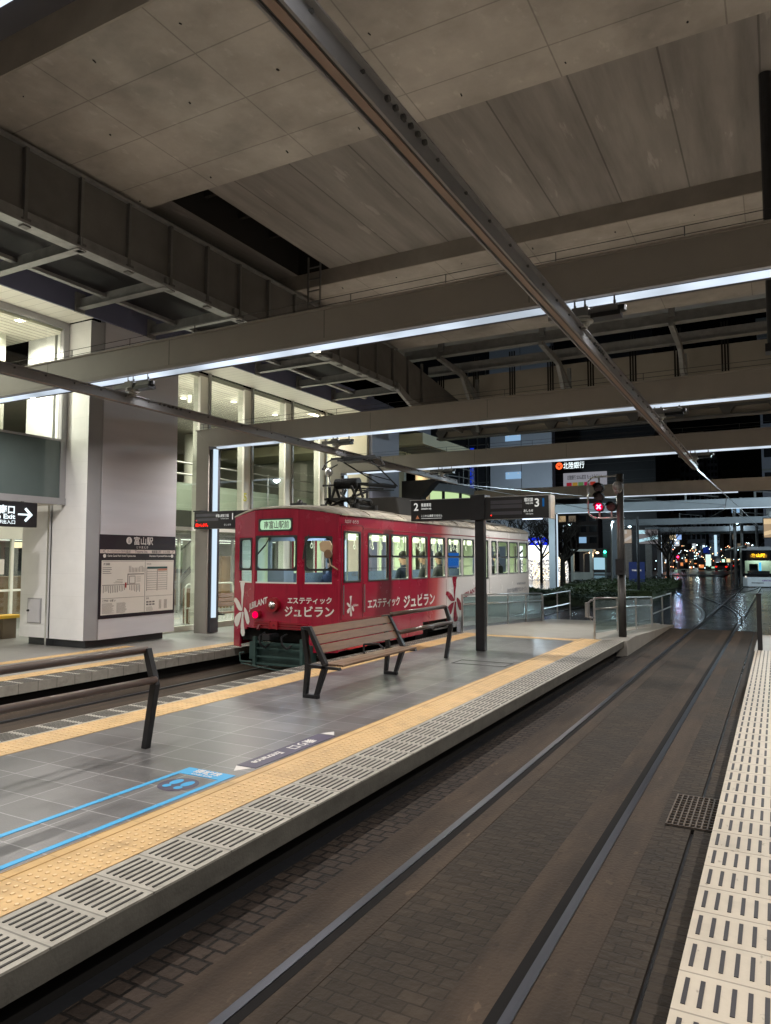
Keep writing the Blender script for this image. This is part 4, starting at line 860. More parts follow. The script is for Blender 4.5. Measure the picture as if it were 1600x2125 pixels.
# ================================================================ TRAM SIGNAL
t = thing('tram_signal', 'tram signal showing a lit red cross on a hooped post at the platform end', 'tram signal', (-2.93, 16, HP))
post_m = pm('signal_post', (.05, .047, .045), .45, metal=.3, var=.2)
b = B(); b.cyl((-2.93, 16, HP), (-2.93, 16, 3.78), .075, 18); b.cyl((-2.93, 16, HP), (-2.93, 16, 1.62), .082, 18); b.build('post', post_m, t, True)
b = B(); b.tube([(-2.93, 15.97, 3.74), (-3.42, 15.97, 3.74), (-3.52, 15.97, 3.72), (-3.58, 15.97, 3.66), (-3.6, 15.97, 3.56), (-3.6, 15.97, 3.03), (-3.58, 15.97, 2.93), (-3.5, 15.97, 2.86), (-3.4, 15.97, 2.84), (-2.93, 15.97, 2.84)], .02, 10); b.build('hoop', steel, t, True)
b = B(); b.sph((-2.95, 15.88, 3.5), .11, 16, 10, 1.1); b.cyl((-2.95, 15.88, 3.42), (-2.95, 15.86, 3.35), .09, 14, .05); b.build('speaker', galv, t, True)
for (x, zz, on_) in ((-3.36, 3.50, 0), (-3.36, 3.30, 0), (-3.36, 3.08, 1), (-3.10, 3.08, 0)):
    b = B(); b.cyl((x, 15.92, zz), (x, 16.05, zz), .105, 20); 
    for i in range(9):
        a0, a1 = radians(10 + 160*i/9), radians(10 + 160*(i + 1)/9)
        b.add([(x + .105*cos(a0), 15.92, zz + .105*sin(a0)), (x + .105*cos(a1), 15.92, zz + .105*sin(a1)), (x + .10*cos(a1), 15.76, zz + .10*sin(a1)), (x + .10*cos(a0), 15.76, zz + .10*sin(a0))], [(0, 1, 2, 3), (3, 2, 1, 0)])
    h = b.build('lamp_housing', blackm, t)
    b = B(); b.cyl((x, 15.905, zz), (x, 15.918, zz), .085, 20); b.build('lens', emi('red_halo', (1, .0, .05), .9) if on_ else pm('dark_lens', (.04, .02, .02), .2), h)
    if on_:
        b = B()
        for a in (45, -45):
            M = Matrix.Translation((x, 15.90, zz)) @ Matrix.Rotation(radians(a), 4, 'Y'); q = B(); q.box(-.06, .06, -.002, .002, -.014, .014); q.xf(M); b.add(q.v, q.f)
        b.build('cross', emi('red_cross', (1, .12, .25), 9), h)
l = bpy.data.lights.new('red_lamp', 'POINT'); l.energy = 3; l.color = (1, .02, .1); l.shadow_soft_size = .05; lo = bpy.data.objects.new('red_lamp', l); S.collection.objects.link(lo); lo.location = Vector((-3.36, 15.75, 3.05)) - ORG[t.name]; lo.parent = t
b = B(); b.cyl((-3.36, 15.98, 2.84), (-3.36, 15.98, 3.72), .02, 8); b.cyl((-3.1, 15.98, 2.84), (-3.1, 15.98, 3.08), .02, 8); b.build('bracket', galv, t)
b = B(); b.box(-3.02, -2.84, 15.84, 15.94, 1.62, 1.95); b.cyl((-2.93, 15.82, 1.72), (-2.93, 15.85, 1.72), .03, 10); b.build('control_box', blackm, t)
# ================================================================ FENCES
def glass_fence(p0, p1, z0, z1, zt, n, label, name='glass_fence'):
    t = thing(name, label, 'fence', (p0[0], p0[1], z0))
    P0, P1 = Vector(p0), Vector(p1); D = P1 - P0
    R = lambda k: (P0 + D*k)
    zf = lambda k: z0 + (z1 - z0)*k
    for i in range(n + 1):
        k = i/n; q = R(k); b = B(); b.box(q.x - .02, q.x + .02, q.y - .02, q.y + .02, zf(k) - .05, zf(k) + zt); b.build('post', steel, t)
    for h in (zt, zt - .22):
        b = B(); b.cyl((*R(0), zf(0) + h), (*R(1), zf(1) + h), .022, 10); b.build('handrail', steel, t, True)
    for i in range(n):
        a, c = R((i + .03)/n), R((i + .97)/n); b = B()
        b.add([(a.x, a.y, zf(i/n) + .12), (c.x, c.y, zf((i+1)/n) + .12), (c.x, c.y, zf((i+1)/n) + zt - .05), (a.x, a.y, zf(i/n) + zt - .05)], [(0, 1, 2, 3)]); b.build('glass_panel', fence_g, t)
    return t
glass_fence((-6.36, 15.45), (-6.36, 21.8), .30, .06, .84, 4, 'long low glass fence with two handrails beside the white half of the tram')
k_ = B(); k_.prism([(15.4, 0), (15.4, .52), (21.9, .30), (21.9, 0)], 'x', -6.48, -6.40); tag(k_.build('low_wall', pm('low_wall_blue', (.28, .31, .36), .6)), 'low pale blue grey wall at the foot of the long glass fence', 'low wall')
glass_fence((-3.37, 15.35), (-3.10, 21.2), .30, .06, .84, 3, 'clear glass fence panel standing beside the signal post at the platform end')
def pipe_fence(p0, p1, z0, h, n, label):
    t = thing('pipe_fence', label, 'fence', (p0[0], p0[1], z0), 'steel pipe railings beyond the ramps'); P0, P1 = Vector(p0), Vector(p1)
    for i in range(n + 1):
        q = P0 + (P1 - P0)*i/n; b = B(); b.cyl((*q, z0), (*q, z0 + h), .024, 8); b.build('post', steel, t)
    for hh in (h, h*.5):
        b = B(); b.cyl((*P0, z0 + hh), (*P1, z0 + hh), .022, 8); b.build('rail', steel, t)
pipe_fence((-6.36, 21.9), (-6.36, 25.2), 0, .85, 2, 'steel pipe railing continuing from the long glass fence past the tram')
pipe_fence((-3.1, 21.3), (-3.05, 25.0), 0, .85, 2, 'steel pipe railing continuing behind the signal post')
b = B(); b.cyl((-3.5, 15.3, .75), (-3.5, 15.3, 1.05), .05, 10); b.tube([(-3.5, 15.3, 1.03), (-3.42, 15.3, 1.1), (-3.37, 15.35, 1.1)], .02, 8); b.tube([(-3.5, 15.3, .76), (-3.42, 15.3, .74), (-3.37, 15.35, .74)], .02, 8); tag(b.build('fence_bumper', galv), 'rounded metal bumper at the near end of the clear glass fence', 'bumper')
b = B(); b.cyl((-6.2, 38.4, 0), (-6.2, 38.4, 4.1), .07, 12); b.cyl((-6.2, 38.4, 0), (-6.2, 38.4, .4), .1, 12); tag(b.build('thin_pole', dark_steel), 'thin dark pole standing in front of the hedge right of the blue panel', 'pole')
b = B(); b.box(-.36, -.28, 14.9, 15.0, .3, 1.3); b.box(-.37, -.27, 14.89, 15.01, 1.3, 1.33); tag(b.build('end_post', dark_steel), 'dark post at the far end of the right-hand platform', 'post')
# ================================================================ RED TRAM
X0, X1, YF, YB = -8.90, -6.62, 10.55, 21.35
tr = thing('red_tram', 'old red tram fading to white with white flower lettering, stopped at the platform', 'tram', (-7.72, 16, 0))
# gradient paint
gp = red.copy(); gp.name = 'tram_red_to_white'; N = gp.node_tree.nodes; L = gp.node_tree.links; p = N['Principled BSDF']
geo = N.new('ShaderNodeNewGeometry'); sep = N.new('ShaderNodeSeparateXYZ'); L.new(geo.outputs['Position'], sep.inputs[0])
nz = N.new('ShaderNodeTexNoise'); nz.inputs['Scale'].default_value = 14; L.new(geo.outputs['Position'], nz.inputs['Vector'])
mth = N.new('ShaderNodeMath'); mth.operation = 'MULTIPLY_ADD'; mth.inputs[1].default_value = -.2; L.new(sep.outputs['Z'], mth.inputs[0]); L.new(sep.outputs['Y'], mth.inputs[2])
mr = N.new('ShaderNodeMapRange'); mr.inputs[1].default_value = 13.75; mr.inputs[2].default_value = 15.05; L.new(mth.outputs[0], mr.inputs[0])
cr = N.new('ShaderNodeValToRGB'); cr.color_ramp.elements[0].color = (.29, .006, .029, 1); cr.color_ramp.elements[1].color = (.80, .79, .78, 1)
e_ = cr.color_ramp.elements.new(.45); e_.color = (.52, .10, .10, 1); L.new(mr.outputs[0], cr.inputs[0]); L.new(cr.outputs[0], p.inputs['Base Color'])
front = Run([(X0, YF), (-8.17, 10.22), (-7.24, 10.22), (X1, YF)])
side = Run([(X1, YF), (X1, YB)])
left = Run([(X0, YB), (X0, YF)])
rear = Run([(X1, YB), (-7.2, 21.68), (-8.2, 21.68), (X0, YB)])
FL = front.L[-1]
def fs(x):  # s on the front for a given X
    for i in range(3):
        a, c = front.p[i].x, front.p[i+1].x
        if x <= c: return front.L[i] + (front.L[i+1] - front.L[i])*(x - a)/(c - a)
    return FL
ztop = lambda s: 2.72 + .12*(1 - (2*s/FL - 1)**2)
f_holes = [(fs(-8.70), fs(-8.27), 1.53, 2.33), (fs(-8.14), fs(-7.26), 1.53, 2.36), (fs(-7.13), fs(-6.72), 1.53, 2.34)]
f_sign = (fs(-8.08), fs(-7.36), 2.45, 2.66)
b = B(); wall(b, front, 0, FL, .95 - .06, 2.72, f_holes + [f_sign], .04, ztop=ztop)
wall(b, front, 0, .24, .36, .89, (), .04); wall(b, front, .24, .52, .70, .89, (), .04)
wall(b, front, .52, FL - .5, .74, .89, (), .04); wall(b, front, FL - .5, FL, .36, .89, (), .04)
b.build('front', red, tr)
so = lambda y: y - YF
s_wins = [(11.57, 12.36), (12.47, 13.22), (13.38, 14.13), (14.28, 15.07), (15.22, 16.02), (16.14, 16.86), (17.9, 18.0), (18.12, 18.5), (18.62, 19.42), (19.55, 20.3), (20.45, 21.22)]
s_wins = [w for w in s_wins if w[0] != 17.9]
doorF = (10.72, 11.30); doorR = (17.12, 17.86)
z0w, z1w = 1.55, 2.43
holes = [(so(a), so(c), z0w, z1w) for a, c in s_wins] + [(so(doorF[0]), so(doorF[1]), 1.55, 2.45), (so(doorR[0]), so(doorR[1]), 1.45, 2.43)]
b = B(); wall(b, side, 0, so(13.9), .38, 2.74, holes, .04); wall(b, side, so(13.9), so(YB), .62, 2.74, [h for h in holes], .04)
wall(b, side, so(15.35), so(YB) - .6, .38, .62, (), .04); b.build('side', gp, tr)
b = B(); lh = [(YB - c, YB - a, z0w, z1w) for a, c in s_wins]; wall(b, left, 0, YB - YF, .38, 2.74, lh, .04); wall(b, rear, 0, rear.L[-1], .5, 2.74, [(.2, .6, 1.55, 2.35), (.9, 1.5, 1.55, 2.35)], .04); b.build('far_side', gp, tr)
b = B(); wall(b, side, .02, so(YB) - .02, .86, 2.6, holes, .008, -.045); wall(b, left, .02, YB - YF - .02, .86, 2.6, lh, .008, -.045); wall(b, rear, .02, rear.L[-1] - .02, .86, 2.6, [(.2, .6, 1.55, 2.35), (.9, 1.5, 1.55, 2.35)], .008, -.045)
wall(b, front, .02, FL - .02, .96, 2.6, f_holes, .008, -.045); b.build('inner_lining', interior, tr)
# windows
rub = pm('rubber', (.012, .012, .012), .45)
for h in f_holes:
    b = B(); ring(b, front, h[0], h[1], 1.76, h[3], .028, .07); 
    w_ = b.build('window', rub, tr)
    b = B(); pane(b, front, h[0], h[1], 1.53, h[3]); b.build('glass', screen_g, w_)
    b = B(); b.add([front.at(h[0], 1.53, .003), front.at(h[1], 1.53, .003), front.at(h[1], 1.555, .003), front.at(h[0], 1.555, .003)], [(0, 1, 2, 3)]); b.build('sill', cream, w_)
for a, c in s_wins:
    b = B(); ring(b, side, so(a), so(c), 2.0, z1w, .024, .06)
    w_ = b.build('window', rub, tr)
    b = B(); ring(b, side, so(a), so(c), z0w, 2.0, .018, .04); b.box(X1 - .02, X1 - .012, a, c, 1.78, 1.79); b.build('lower_frame', rub if a < 12 else steel, w_)
    b = B(); pane(b, side, so(a), so(c), z0w, z1w); b.build('glass', window_g, w_)
for (a, c), zz in ((doorF, 1.55), (doorR, 1.45)):
    b = B(); ring(b, side, so(a), so(c), zz, 2.44, .022, .05); w_ = b.build('door_window', rub, tr); b = B(); pane(b, side, so(a), so(c), zz, 2.44); b.build('glass', window_g, w_)
    b = B(); 
    for y in (a - .08, c + .08): b.box(X1, X1 + .005, y - .006, y + .006, .42, 2.55)
    b.box(X1, X1 + .005, a - .08, c + .08, 2.55, 2.56); b.build('door_joint', pm('joint_dark', (.08, .004, .008), .5) if a < 12 else pm('joint_grey', (.25, .25, .25), .5), w_)
# body joints
b = B()
for y in (12.415, 13.3, 14.2, 15.14): b.box(X1, X1 + .003, y - .003, y + .003, .45, 1.5)
b.box(X1, X1 + .006, YF + .05, 13.8, .88, .9); b.box(X1, X1 + .008, 11.4, 21.3, 2.5, 2.52); b.build('seam', pm('seam_red', (.22, .004, .012), .4), tr)
b = B(); b.box(X1 - .01, X1 + .03, YF + .05, YB - .05, 2.715, 2.74)
b.build('rain_gutter', roof_m, tr)
b = B()
for i in range(70):
    y = YF + .15 + i*.152
    for zz in (1.49, 2.47): b.cyl((X1, y, zz), (X1 + .004, y, zz), .006, 5)
b.build('rivets', gp, tr)
for y in (10.66, 11.38):
    b = B(); b.tube([(X1 + .035, y, 1.0), (X1 + .035, y, 1.5)], .012, 6); b.build('door_handrail', steel, tr)
b = B(); b.tube([(X1 + .03, 10.8, .48), (X1 + .03, 11.3, .5)], .012, 6); b.box(X1, X1 + .1, 10.75, 11.35, .40, .42); b.build('step', pm('step_red', (.5, .03, .03), .5), tr)
# roof
outl = [Vector((q[0], q[1])) for q in ((X0 + .0, YF), (-8.5, 10.386), (-8.17, 10.22), (-7.94, 10.22), (-7.7, 10.22), (-7.47, 10.22), (-7.24, 10.22), (-6.93, 10.386), (X1, YF))]
for i in range(1, 12): outl.append(Vector((X1, YF + (YB - YF)*i/12)))
outl += [Vector((X1, YB)), Vector((-6.9, 21.52)), Vector((-7.2, 21.68)), Vector((-7.7, 21.68)), Vector((-8.2, 21.68)), Vector((-8.5, 21.52)), Vector((X0, YB))]
for i in range(1, 12): outl.append(Vector((X0, YB - (YB - YF)*i/12)))
b = B(); rings = []; K = [(1.015, 0, 0), (1.012, .03, 0), (.93, .09, .12), (.78, .15, .35), (.5, .20, .7), (.2, .225, 1.1), (.001, .23, 1.5)]
cx, cy = (X0 + X1)/2, 16.0
for kx, dz, iy in K:
    rr = []
    for q in outl:
        fz = ztop(fs(min(X1, max(X0, q.x)))) if (q.y < YF + .01 or q.y > YB - .01) else 2.72
        y = q.y + (iy if q.y < cy else -iy)*max(0, min(1, (abs(q.y - cy) - 3)/2.4)); x = cx + (q.x - cx)*kx
        base = fz if dz < .05 else 2.72 + (fz - 2.72)*(1 - dz/.23)
        rr.append((x, y - (.02 if q.y < YF and dz < .05 else 0), base + dz + .005))
    rings.append(rr)
n = len(outl)
for r_ in rings: b.v += r_
for i in range(len(rings) - 1):
    for j in range(n): b.f.append([i*n + j, i*n + (j+1) % n, (i+1)*n + (j+1) % n, (i+1)*n + j]); b.m.append(0)
rf = b.build('roof', roof_m, tr, True)
b = B()
for y in (11.6, 13.0, 14.4, 15.8, 17.2, 18.6, 20.0):
    pts = [(cx + (X1 - cx)*k, y, 2.735 + dz) for k, dz, _ in K]; pts = pts + [(2*cx - p[0], y, p[2]) for p in pts[::-1]]; b.tube(pts, .012, 5)
b.build('roof_rib', roof_m, rf)
b = B(); b.sph((-7.72, 10.95, 2.99), .06, 10, 6); b.box(-7.85, -7.6, 10.85, 11.0, 2.93, 2.98); b.build('roof_lamp', black, rf)
b = B(); b.box(-7.9, -7.0, 15.9, 18.6, 2.92, 2.98); b.box(-7.85, -7.05, 18.9, 20.6, 2.92, 2.97); b.build('roof_board', galv_d, rf)
b = B(); b.prism([(13.75, 2.9), (13.6, 3.28), (15.9, 3.32), (16.1, 2.9)], 'x', -8.3, -7.1); b.build('air_conditioner', pm('ac_dark', (.05, .048, .045), .7), rf, bevel=.03)
# pantograph
pg = thing('pantograph', 'black folded pantograph with coil spring on the tram roof', 'pantograph', (-7.72, 12.7, 2.95)); pg.parent = tr; pg.location = (0, 12.7 - 16, 2.95); del pg['category']; pg['label'] = 'black sprung pantograph pushed up to the conductor rail'
ORG[pg.name] = Vector((-7.72, 12.7, 2.95)); 
pn = pm('pantograph_black', (.02, .02, .02), .5, metal=.4)
b = B()
for sx in (-.35, .35):
    for (y0, y1) in ((12.25, 12.45), (13.1, 12.9)): b.tube([(-7.72 + sx, y0, 2.95), (-7.72 + sx*.9, y1, 3.2), (-7.72 + sx*.75, (y0 + y1)/2, 3.42)], .03, 7)
    b.tube([(-7.72 + sx, 12.2, 3.02), (-7.72 + sx, 13.2, 3.02)], .03, 6); b.tube([(-7.72 + sx*.8, 12.3, 3.18), (-7.72 + sx*.8, 13.0, 3.05)], .022, 6); b.sph((-7.72 + sx, 12.5, 3.12), .06, 8, 6); b.sph((-7.72 + sx, 12.95, 3.12), .06, 8, 6)
b.box(-8.1, -7.34, 12.35, 12.95, 3.15, 3.19); b.tube([(-8.05, 12.3, 2.98), (-7.4, 12.9, 3.35)], .025, 6); b.tube([(-7.4, 12.3, 2.98), (-8.05, 12.9, 3.35)], .025, 6); b.tube([(-8.1, 12.62, 3.2), (-8.0, 12.62, 3.45), (-7.9, 12.62, 3.2)], .03, 6); b.tube([(-7.6, 12.62, 3.2), (-7.44, 12.62, 3.45), (-7.34, 12.62, 3.2)], .03, 6)
for q in ((-8.1, 12.3), (-7.3, 12.3), (-8.1, 13.05), (-7.3, 13.05)): b.cyl((*q, 2.9), (*q, 3.06), .055, 10)
b.build('base_frame', pn, pg)
b = B(); b.cyl((-8.0, 12.62, 3.5), (-7.44, 12.62, 3.5), .085, 14)
for i in range(17): b.cyl((-7.98 + i*.033, 12.62, 3.5), (-7.965 + i*.033, 12.62, 3.5), .11, 16)
b.cyl((-8.3, 12.6, 3.48), (-7.2, 12.6, 3.48), .02, 8); b.build('spring', pn, pg)
b = B(); b.tube([(-7.5, 12.7, 3.5), (-7.55, 14.4, 3.58), (-7.6, 14.5, 3.62)], .035, 8); b.tube([(-7.9, 12.7, 3.42), (-7.85, 14.4, 3.55)], .018, 6); b.tube([(-7.5, 12.65, 3.35), (-7.55, 14.35, 3.5)], .016, 6); b.build('lower_arm', pn, pg)
b = B()
for sx in (-.28, .28): b.tube([(-7.68 + sx*.6, 14.45, 3.6), (-7.68 + sx, 13.5, 3.85), (-7.68 + sx*1.2, 12.95, 4.0)], .016, 6)
b.tube([(-7.96, 13.5, 3.85), (-7.4, 13.5, 3.85)], .012, 6); b.tube([(-7.96, 13.5, 3.85), (-7.5, 14.1, 3.7)], .01, 6); b.build('upper_arm', pn, pg)
b = B()
for y in (12.85, 13.1): b.box(-8.25, -7.2, y - .025, y + .025, 4.045, 4.09)
for sx in (-1, 1): b.tube([(-7.725 + sx*.52, 12.85, 4.06), (-7.725 + sx*.68, 12.85, 3.98), (-7.725 + sx*.76, 12.85, 3.86), (-7.725 + sx*.62, 12.85, 3.84), (-7.725 + sx*.4, 12.9, 3.95)], .014, 6)
b.box(-8.0, -7.45, 12.8, 13.15, 3.99, 4.02); b.build('collector_head', pn, pg)
b = B(); b.sph((-8.25, 12.75, 3.88 - .1), .085, 14, 10, 1.2); b.cyl((-8.25, 12.75, 3.7), (-8.2, 12.75, 3.35), .02, 8); b.build('horn', steel, pg, True)
# front details
b = B(); c0 = Vector(front.at(fs(-7.71), 1.16, 0)); c0.x = -7.71; c0.y = 10.22; c0.z = 1.16
b.cyl(c0 + Vector((0, .0, 0)), c0 + Vector((0, -.10, 0)), .125, 24); hl = b.build('headlight', pm('headlight_red', (.22, .004, .01), .4), tr)
b = B(); b.sph(c0 + Vector((0, -.055, 0)), .085, 18, 10); b.build('lens', chrome, hl, True)
b = B(); b.cyl((-8.07, 10.22, .98), (-8.07, 10.13, .98), .075, 20); tl = b.build('tail_light', pm('tail_housing', (.2, .004, .01), .4), tr)
b = B(); b.cyl((-8.07, 10.128, .98), (-8.07, 10.118, .98), .06, 20); b.build('lens', emi('tail_red', (1, .0, .06), 1.6), tl)
b = B(); b.cyl((-8.03, 10.2, .8), (-8.03, 10.15, .72), .03, 8); b.build('tow_socket', pm('dark_red', (.12, .004, .01), .5), tr)
b = B(); b.cyl((-7.7, 10.2, .82), (-7.7, 10.17, .80), .025, 8); b.build('tow_socket', pm('dark_red', (.12, .004, .01), .5), tr)
b = B()
for zz in (.765, .81, .85): b.box(-8.15, -7.0, 10.19, 10.22, zz - .012, zz + .008)
b.box(-7.78, -7.64, 10.17, 10.2, .75, .87); b.box(-7.8, -7.78, 10.16, 10.2, .74, .88); b.box(-7.64, -7.62, 10.16, 10.2, .74, .88); b.build('front_grille', pm('grille_red', (.25, .005, .015), .45), tr)
# destination blind
b = B(); ring(b, front, f_sign[0], f_sign[1], f_sign[2], f_sign[3], .02, .05, .012); w_ = b.build('destination_sign', rub, tr)
b = B(); pane(b, front, f_sign[0], f_sign[1], f_sign[2], f_sign[3], -.01); b.build('blind', emi('blind_glow', (.55, .85, .55), .85), w_)
b = B(); text(b, '南富山駅前', .145, lambda x, y: front.at(fs(-7.70) + x, 2.50 + y, .0), 'CENTER', .002, w=.54); b.build('lettering', ink, w_)
# wipers, mirror
b = B()
for (xa, za, xb, zb_, xc, zc) in ((-7.78, 2.37, -7.88, 2.2, -8.06, 2.03), (-6.98, 2.37, -7.04, 2.2, -7.08, 1.95)):
    b.tube([(xa, 10.17, za), (xb, 10.15, zb_)], .010, 6); b.tube([(xb, 10.15, zb_), (xc, 10.15, zc)], .014, 6)
b.build('wiper', rub, tr)
b = B(); b.prism([(-6.78, 2.10), (-6.80, 2.22), (-6.74, 2.26), (-6.60, 2.26), (-6.55, 2.18), (-6.57, 2.08), (-6.64, 2.05)], 'y', 10.22, 10.26); b.tube([(-6.65, 10.26, 2.06), (-6.62, 10.3, 1.85), (-6.55, 10.4, 1.78), (-6.62, 10.5, 1.78)], .012, 6); mi = b.build('mirror', pm('mirror_tan', (.42, .30, .18), .5), tr, bevel=.01)
b = B(); b.cyl((-6.62, 10.235, 2.04), (-6.62, 10.21, 2.04), .075, 16); b.build('round_mirror', pm('mirror_brown', (.16, .09, .05), .3), mi)
# underframe and fender
b = B(); b.box(-8.15, -7.0, 10.25, 10.45, .10, .48); b.box(-8.25, -8.1, 10.2, 10.4, .2, .5)
for zz in (.14, .26, .40, .50): b.box(-8.2, -6.95, 10.17, 10.20, zz - .012, zz + .012)
for x in (-8.1, -7.1): b.box(x - .03, x + .03, 10.14, 10.2, .08, .6)
b.tube([(-8.15, 10.15, .16), (-8.38, 10.12, .16), (-8.4, 10.12, .30), (-8.3, 10.12, .32)], .014, 6); b.tube([(-8.35, 10.1, .13), (-7.6, 10.1, .06), (-6.95, 10.1, .06)], .012, 6)
b.build('lifeguard', green_d, tr)
b = B(); b.cyl((-7.72, 10.3, .62), (-7.72, 10.02, .62), .055, 12); b.box(-7.80, -7.64, 9.98, 10.06, .57, .67); b.build('coupler', dark_steel, tr)
for x in (-7.95, -7.48):
    b = B(); b.tube([(x, 10.25, .66), (x, 10.1, .62), (x + .03, 10.08, .5), (x + .1, 10.12, .42), (x + .16, 10.2, .5)], .018, 8); b.build('brake_hose', blackm, tr)
b = B(); b.box(-8.7, -6.74, 10.7, 21.2, .45, .8); b.box(-8.6, -6.85, 10.45, 10.7, .5, .88)
for y in (13.1, 14.2, 18.3, 19.6): b.box(-8.5, -6.8, y - .3, y + .3, .12, .6)
b.build('underframe', void_m, tr)
for y in (13.9, 14.9, 18.4, 19.6):
    b = B(); b.cyl((-7.19 - .06, y, .33), (-7.19 + .05, y, .33), .32, 24); b.cyl((-8.25 - .05, y, .33), (-8.25 + .06, y, .33), .32, 24); b.build('wheel', galv_d, tr)
b = B(); b.tube([(-6.6, 14.1, .55), (-6.6, 14.4, .42), (-6.6, 15.1, .42), (-6.6, 15.35, .55)], .016, 6); b.build('bogie_bar', galv_d, tr)
# interior
b = B(); b.box(X0 + .05, X1 - .05, YF, YB, .82, .85); b.box(X0 + .06, X1 - .06, YF + .05, YB - .05, 2.60, 2.63); b.build('interior', interior, tr)
b = B()
for y in (12.1, 14.3, 16.6, 18.9): b.box(-8.15, -8.05, y, y + 1.0, 2.565, 2.59); b.box(-7.4, -7.3, y, y + 1.0, 2.565, 2.59)
b.build('tube_light', emi('tube_light', (.88, 1, .74), 7), tr)
area('saloon_light', (-7.72, 16.2, 2.54), (1.2, 8.5), 200, (.9, 1, .76), parent=tr)
area('cab_light', (-7.72, 10.95, 2.5), (.8, .4), 22, (.6, .75, 1), parent=tr)
b = B(); b.box(X0 + .06, -8.35, 12.3, 21, 1.2, 1.28); b.box(X0 + .06, -8.72, 12.3, 21, 1.28, 1.66); b.box(-7.05, X1 - .06, 13, 20.8, 1.2, 1.28); b.box(X0 + .06, -8.3, 12.35, 21, .86, 1.2); b.box(-7.1, X1 - .06, 13, 20.8, .86, 1.2); b.build('seat', seat_f, tr)
b = B()
for x in (-8.3, -7.15):
    b.cyl((x, 11.6, 2.45), (x, 20.8, 2.45), .015, 8)
    for i in range(12): b.cyl((x, 11.7 + i*.8, .85), (x, 11.7 + i*.8, 2.6), .014, 6) if i % 3 == 0 else None
b.build('grab_pole', steel, tr)
b = B()
for x in (-8.3, -7.15):
    for i in range(20):
        y = 12.2 + i*.42; b.cyl((x, y, 2.44), (x, y, 2.27), .008, 5)
        b.tube([(x, y + .045*cos(a*pi/4), 2.22 + .045*sin(a*pi/4)) for a in range(9)], .008, 5)
b.build('hand_strap', cream, tr)
b = B(); b.box(-8.75, -7.9, 11.35, 11.4, .85, 1.5); b.box(-8.75, -8.68, 11.35, 11.4, 1.5, 2.6); b.box(-8.0, -7.9, 11.35, 11.4, 1.5, 2.6); b.box(-8.75, -7.0, 11.35, 11.4, 2.3, 2.6); b.box(-8.45, -8.1, 11.0, 11.3, 1.2, 1.75); b.box(-8.3, -7.1, 10.5, 10.62, .86, 1.5); b.box(-7.4, -7.3, 11.35, 11.4, .85, 2.55); b.box(-7.3, -6.7, 11.38, 11.4, .85, 1.45); b.build('cab_partition', pm('cab_grey', (.24, .26, .30), .6), tr)
b = B(); b.box(-7.0, -6.75, 16.1, 16.45, 1.75, 2.1)
ob = b.build('notice', emi('blue_notice', (.02, .12, .45), .9), tr)
b = B(); 
for i in range(16): b.box(-7.75, -7.73, 12.2 + i*.5, 12.5 + i*.5, 2.34, 2.56)
b.build('hanging_advert', paper, tr)
# lettering and flowers
def flower(b, fn, k=1.0):
    def petal(pts): b.add([fn(x*k, y*k) for x, y in pts], [tuple(range(len(pts)))])
    petal([(-.02, .0), (-.035, .15), (-.04, .32), (-.085, .50), (-.07, .545), (.0, .56), (.07, .55), (.09, .53), (.055, .46), (.05, .35), (.02, .2), (.0, .0)])
    petal([(0, -.01), (-.05, -.02), (-.13, -.01), (-.2, .04), (-.26, .12), (-.31, .15), (-.29, .22), (-.22, .22), (-.12, .15), (-.06, .08)][::-1])
    petal([(-.02, -.04), (-.1, -.05), (-.2, -.1), (-.27, -.16), (-.29, -.24), (-.24, -.32), (-.18, -.33), (-.12, -.28), (-.06, -.15)][::-1])
    petal([(.0, -.03), (.05, -.04), (.04, -.14), (.06, -.28), (.10, -.42), (.08, -.48), (.0, -.50), (-.05, -.44), (-.05, -.3), (-.02, -.12)][::-1])
    petal([(.07, .06), (.12, .04), (.18, -.02), (.24, -.12), (.26, -.2), (.22, -.26), (.16, -.24), (.1, -.14), (.06, .0)][::-1])
FRO = lambda x, z: (lambda a, c: front.at(fs(x) + a, z + c, .006))
SID = lambda y, z: (lambda a, c: (X1 + .006, y + a, z + c))
b = B(); flower(b, lambda x, y: front.at(max(.004, .35 + x*1.12), 1.03 + y*.95, .006), 1); b.build('white_flower', cream, tr)
b = B(); text(b, 'エステティック', .12, FRO(-7.44, 1.20), 'LEFT', .003, w=.79); b.build('front_lettering', cream, tr)
b = B(); text(b, 'ジュビラン', .2, FRO(-7.50, .98), 'LEFT', .005, w=.89); b.build('front_lettering', cream, tr)
vs, fc = glyphs('JUBILANT', .17, 'LEFT', .004); x1 = max(v_[0] for v_ in vs); b = B(); b.add([front.at(fs(-8.32) + v_[0]*.46/x1, 1.05 + v_[1]*.9 + v_[0]*.3*.46/x1, .006) for v_ in vs], fc); b.build('front_lettering', cream, tr)
b = B(); flower(b, (lambda x, y: (X1 + .006, 10.95 + x*1.3, 1.12 + y)), .34); b.build('white_flower', cream, tr)
for tx, sz, yy, zz, bd, ww in (('Jubilant', .06, 11.03, 1.12, .001, None), ('エステティック', .19, 11.55, 1.06, .005, 1.28), ('ジュビラン', .28, 13.0, .99, .008, 1.5), ('たたけ  のうう', .07, 10.75, 2.59, .002, .46)):
    b = B(); text(b, tx, sz, SID(yy, zz), 'LEFT', bd, w=ww); b.build('side_lettering', cream, tr)
b = B(); flower(b, (lambda x, y: (X1 + .006, 15.62 + x*1.7, 1.0 + y)), 1.0); b.build('red_flower', red, tr)
vs, fc = glyphs('JUBILANT', .16, 'LEFT', .004); x1 = max(v_[0] for v_ in vs); b = B(); b.add([(X1 + .006, 16.05 + v_[0]*.95/x1, 1.0 + v_[1] + v_[0]*.22) for v_ in vs], fc); b.build('side_lettering', red, tr)
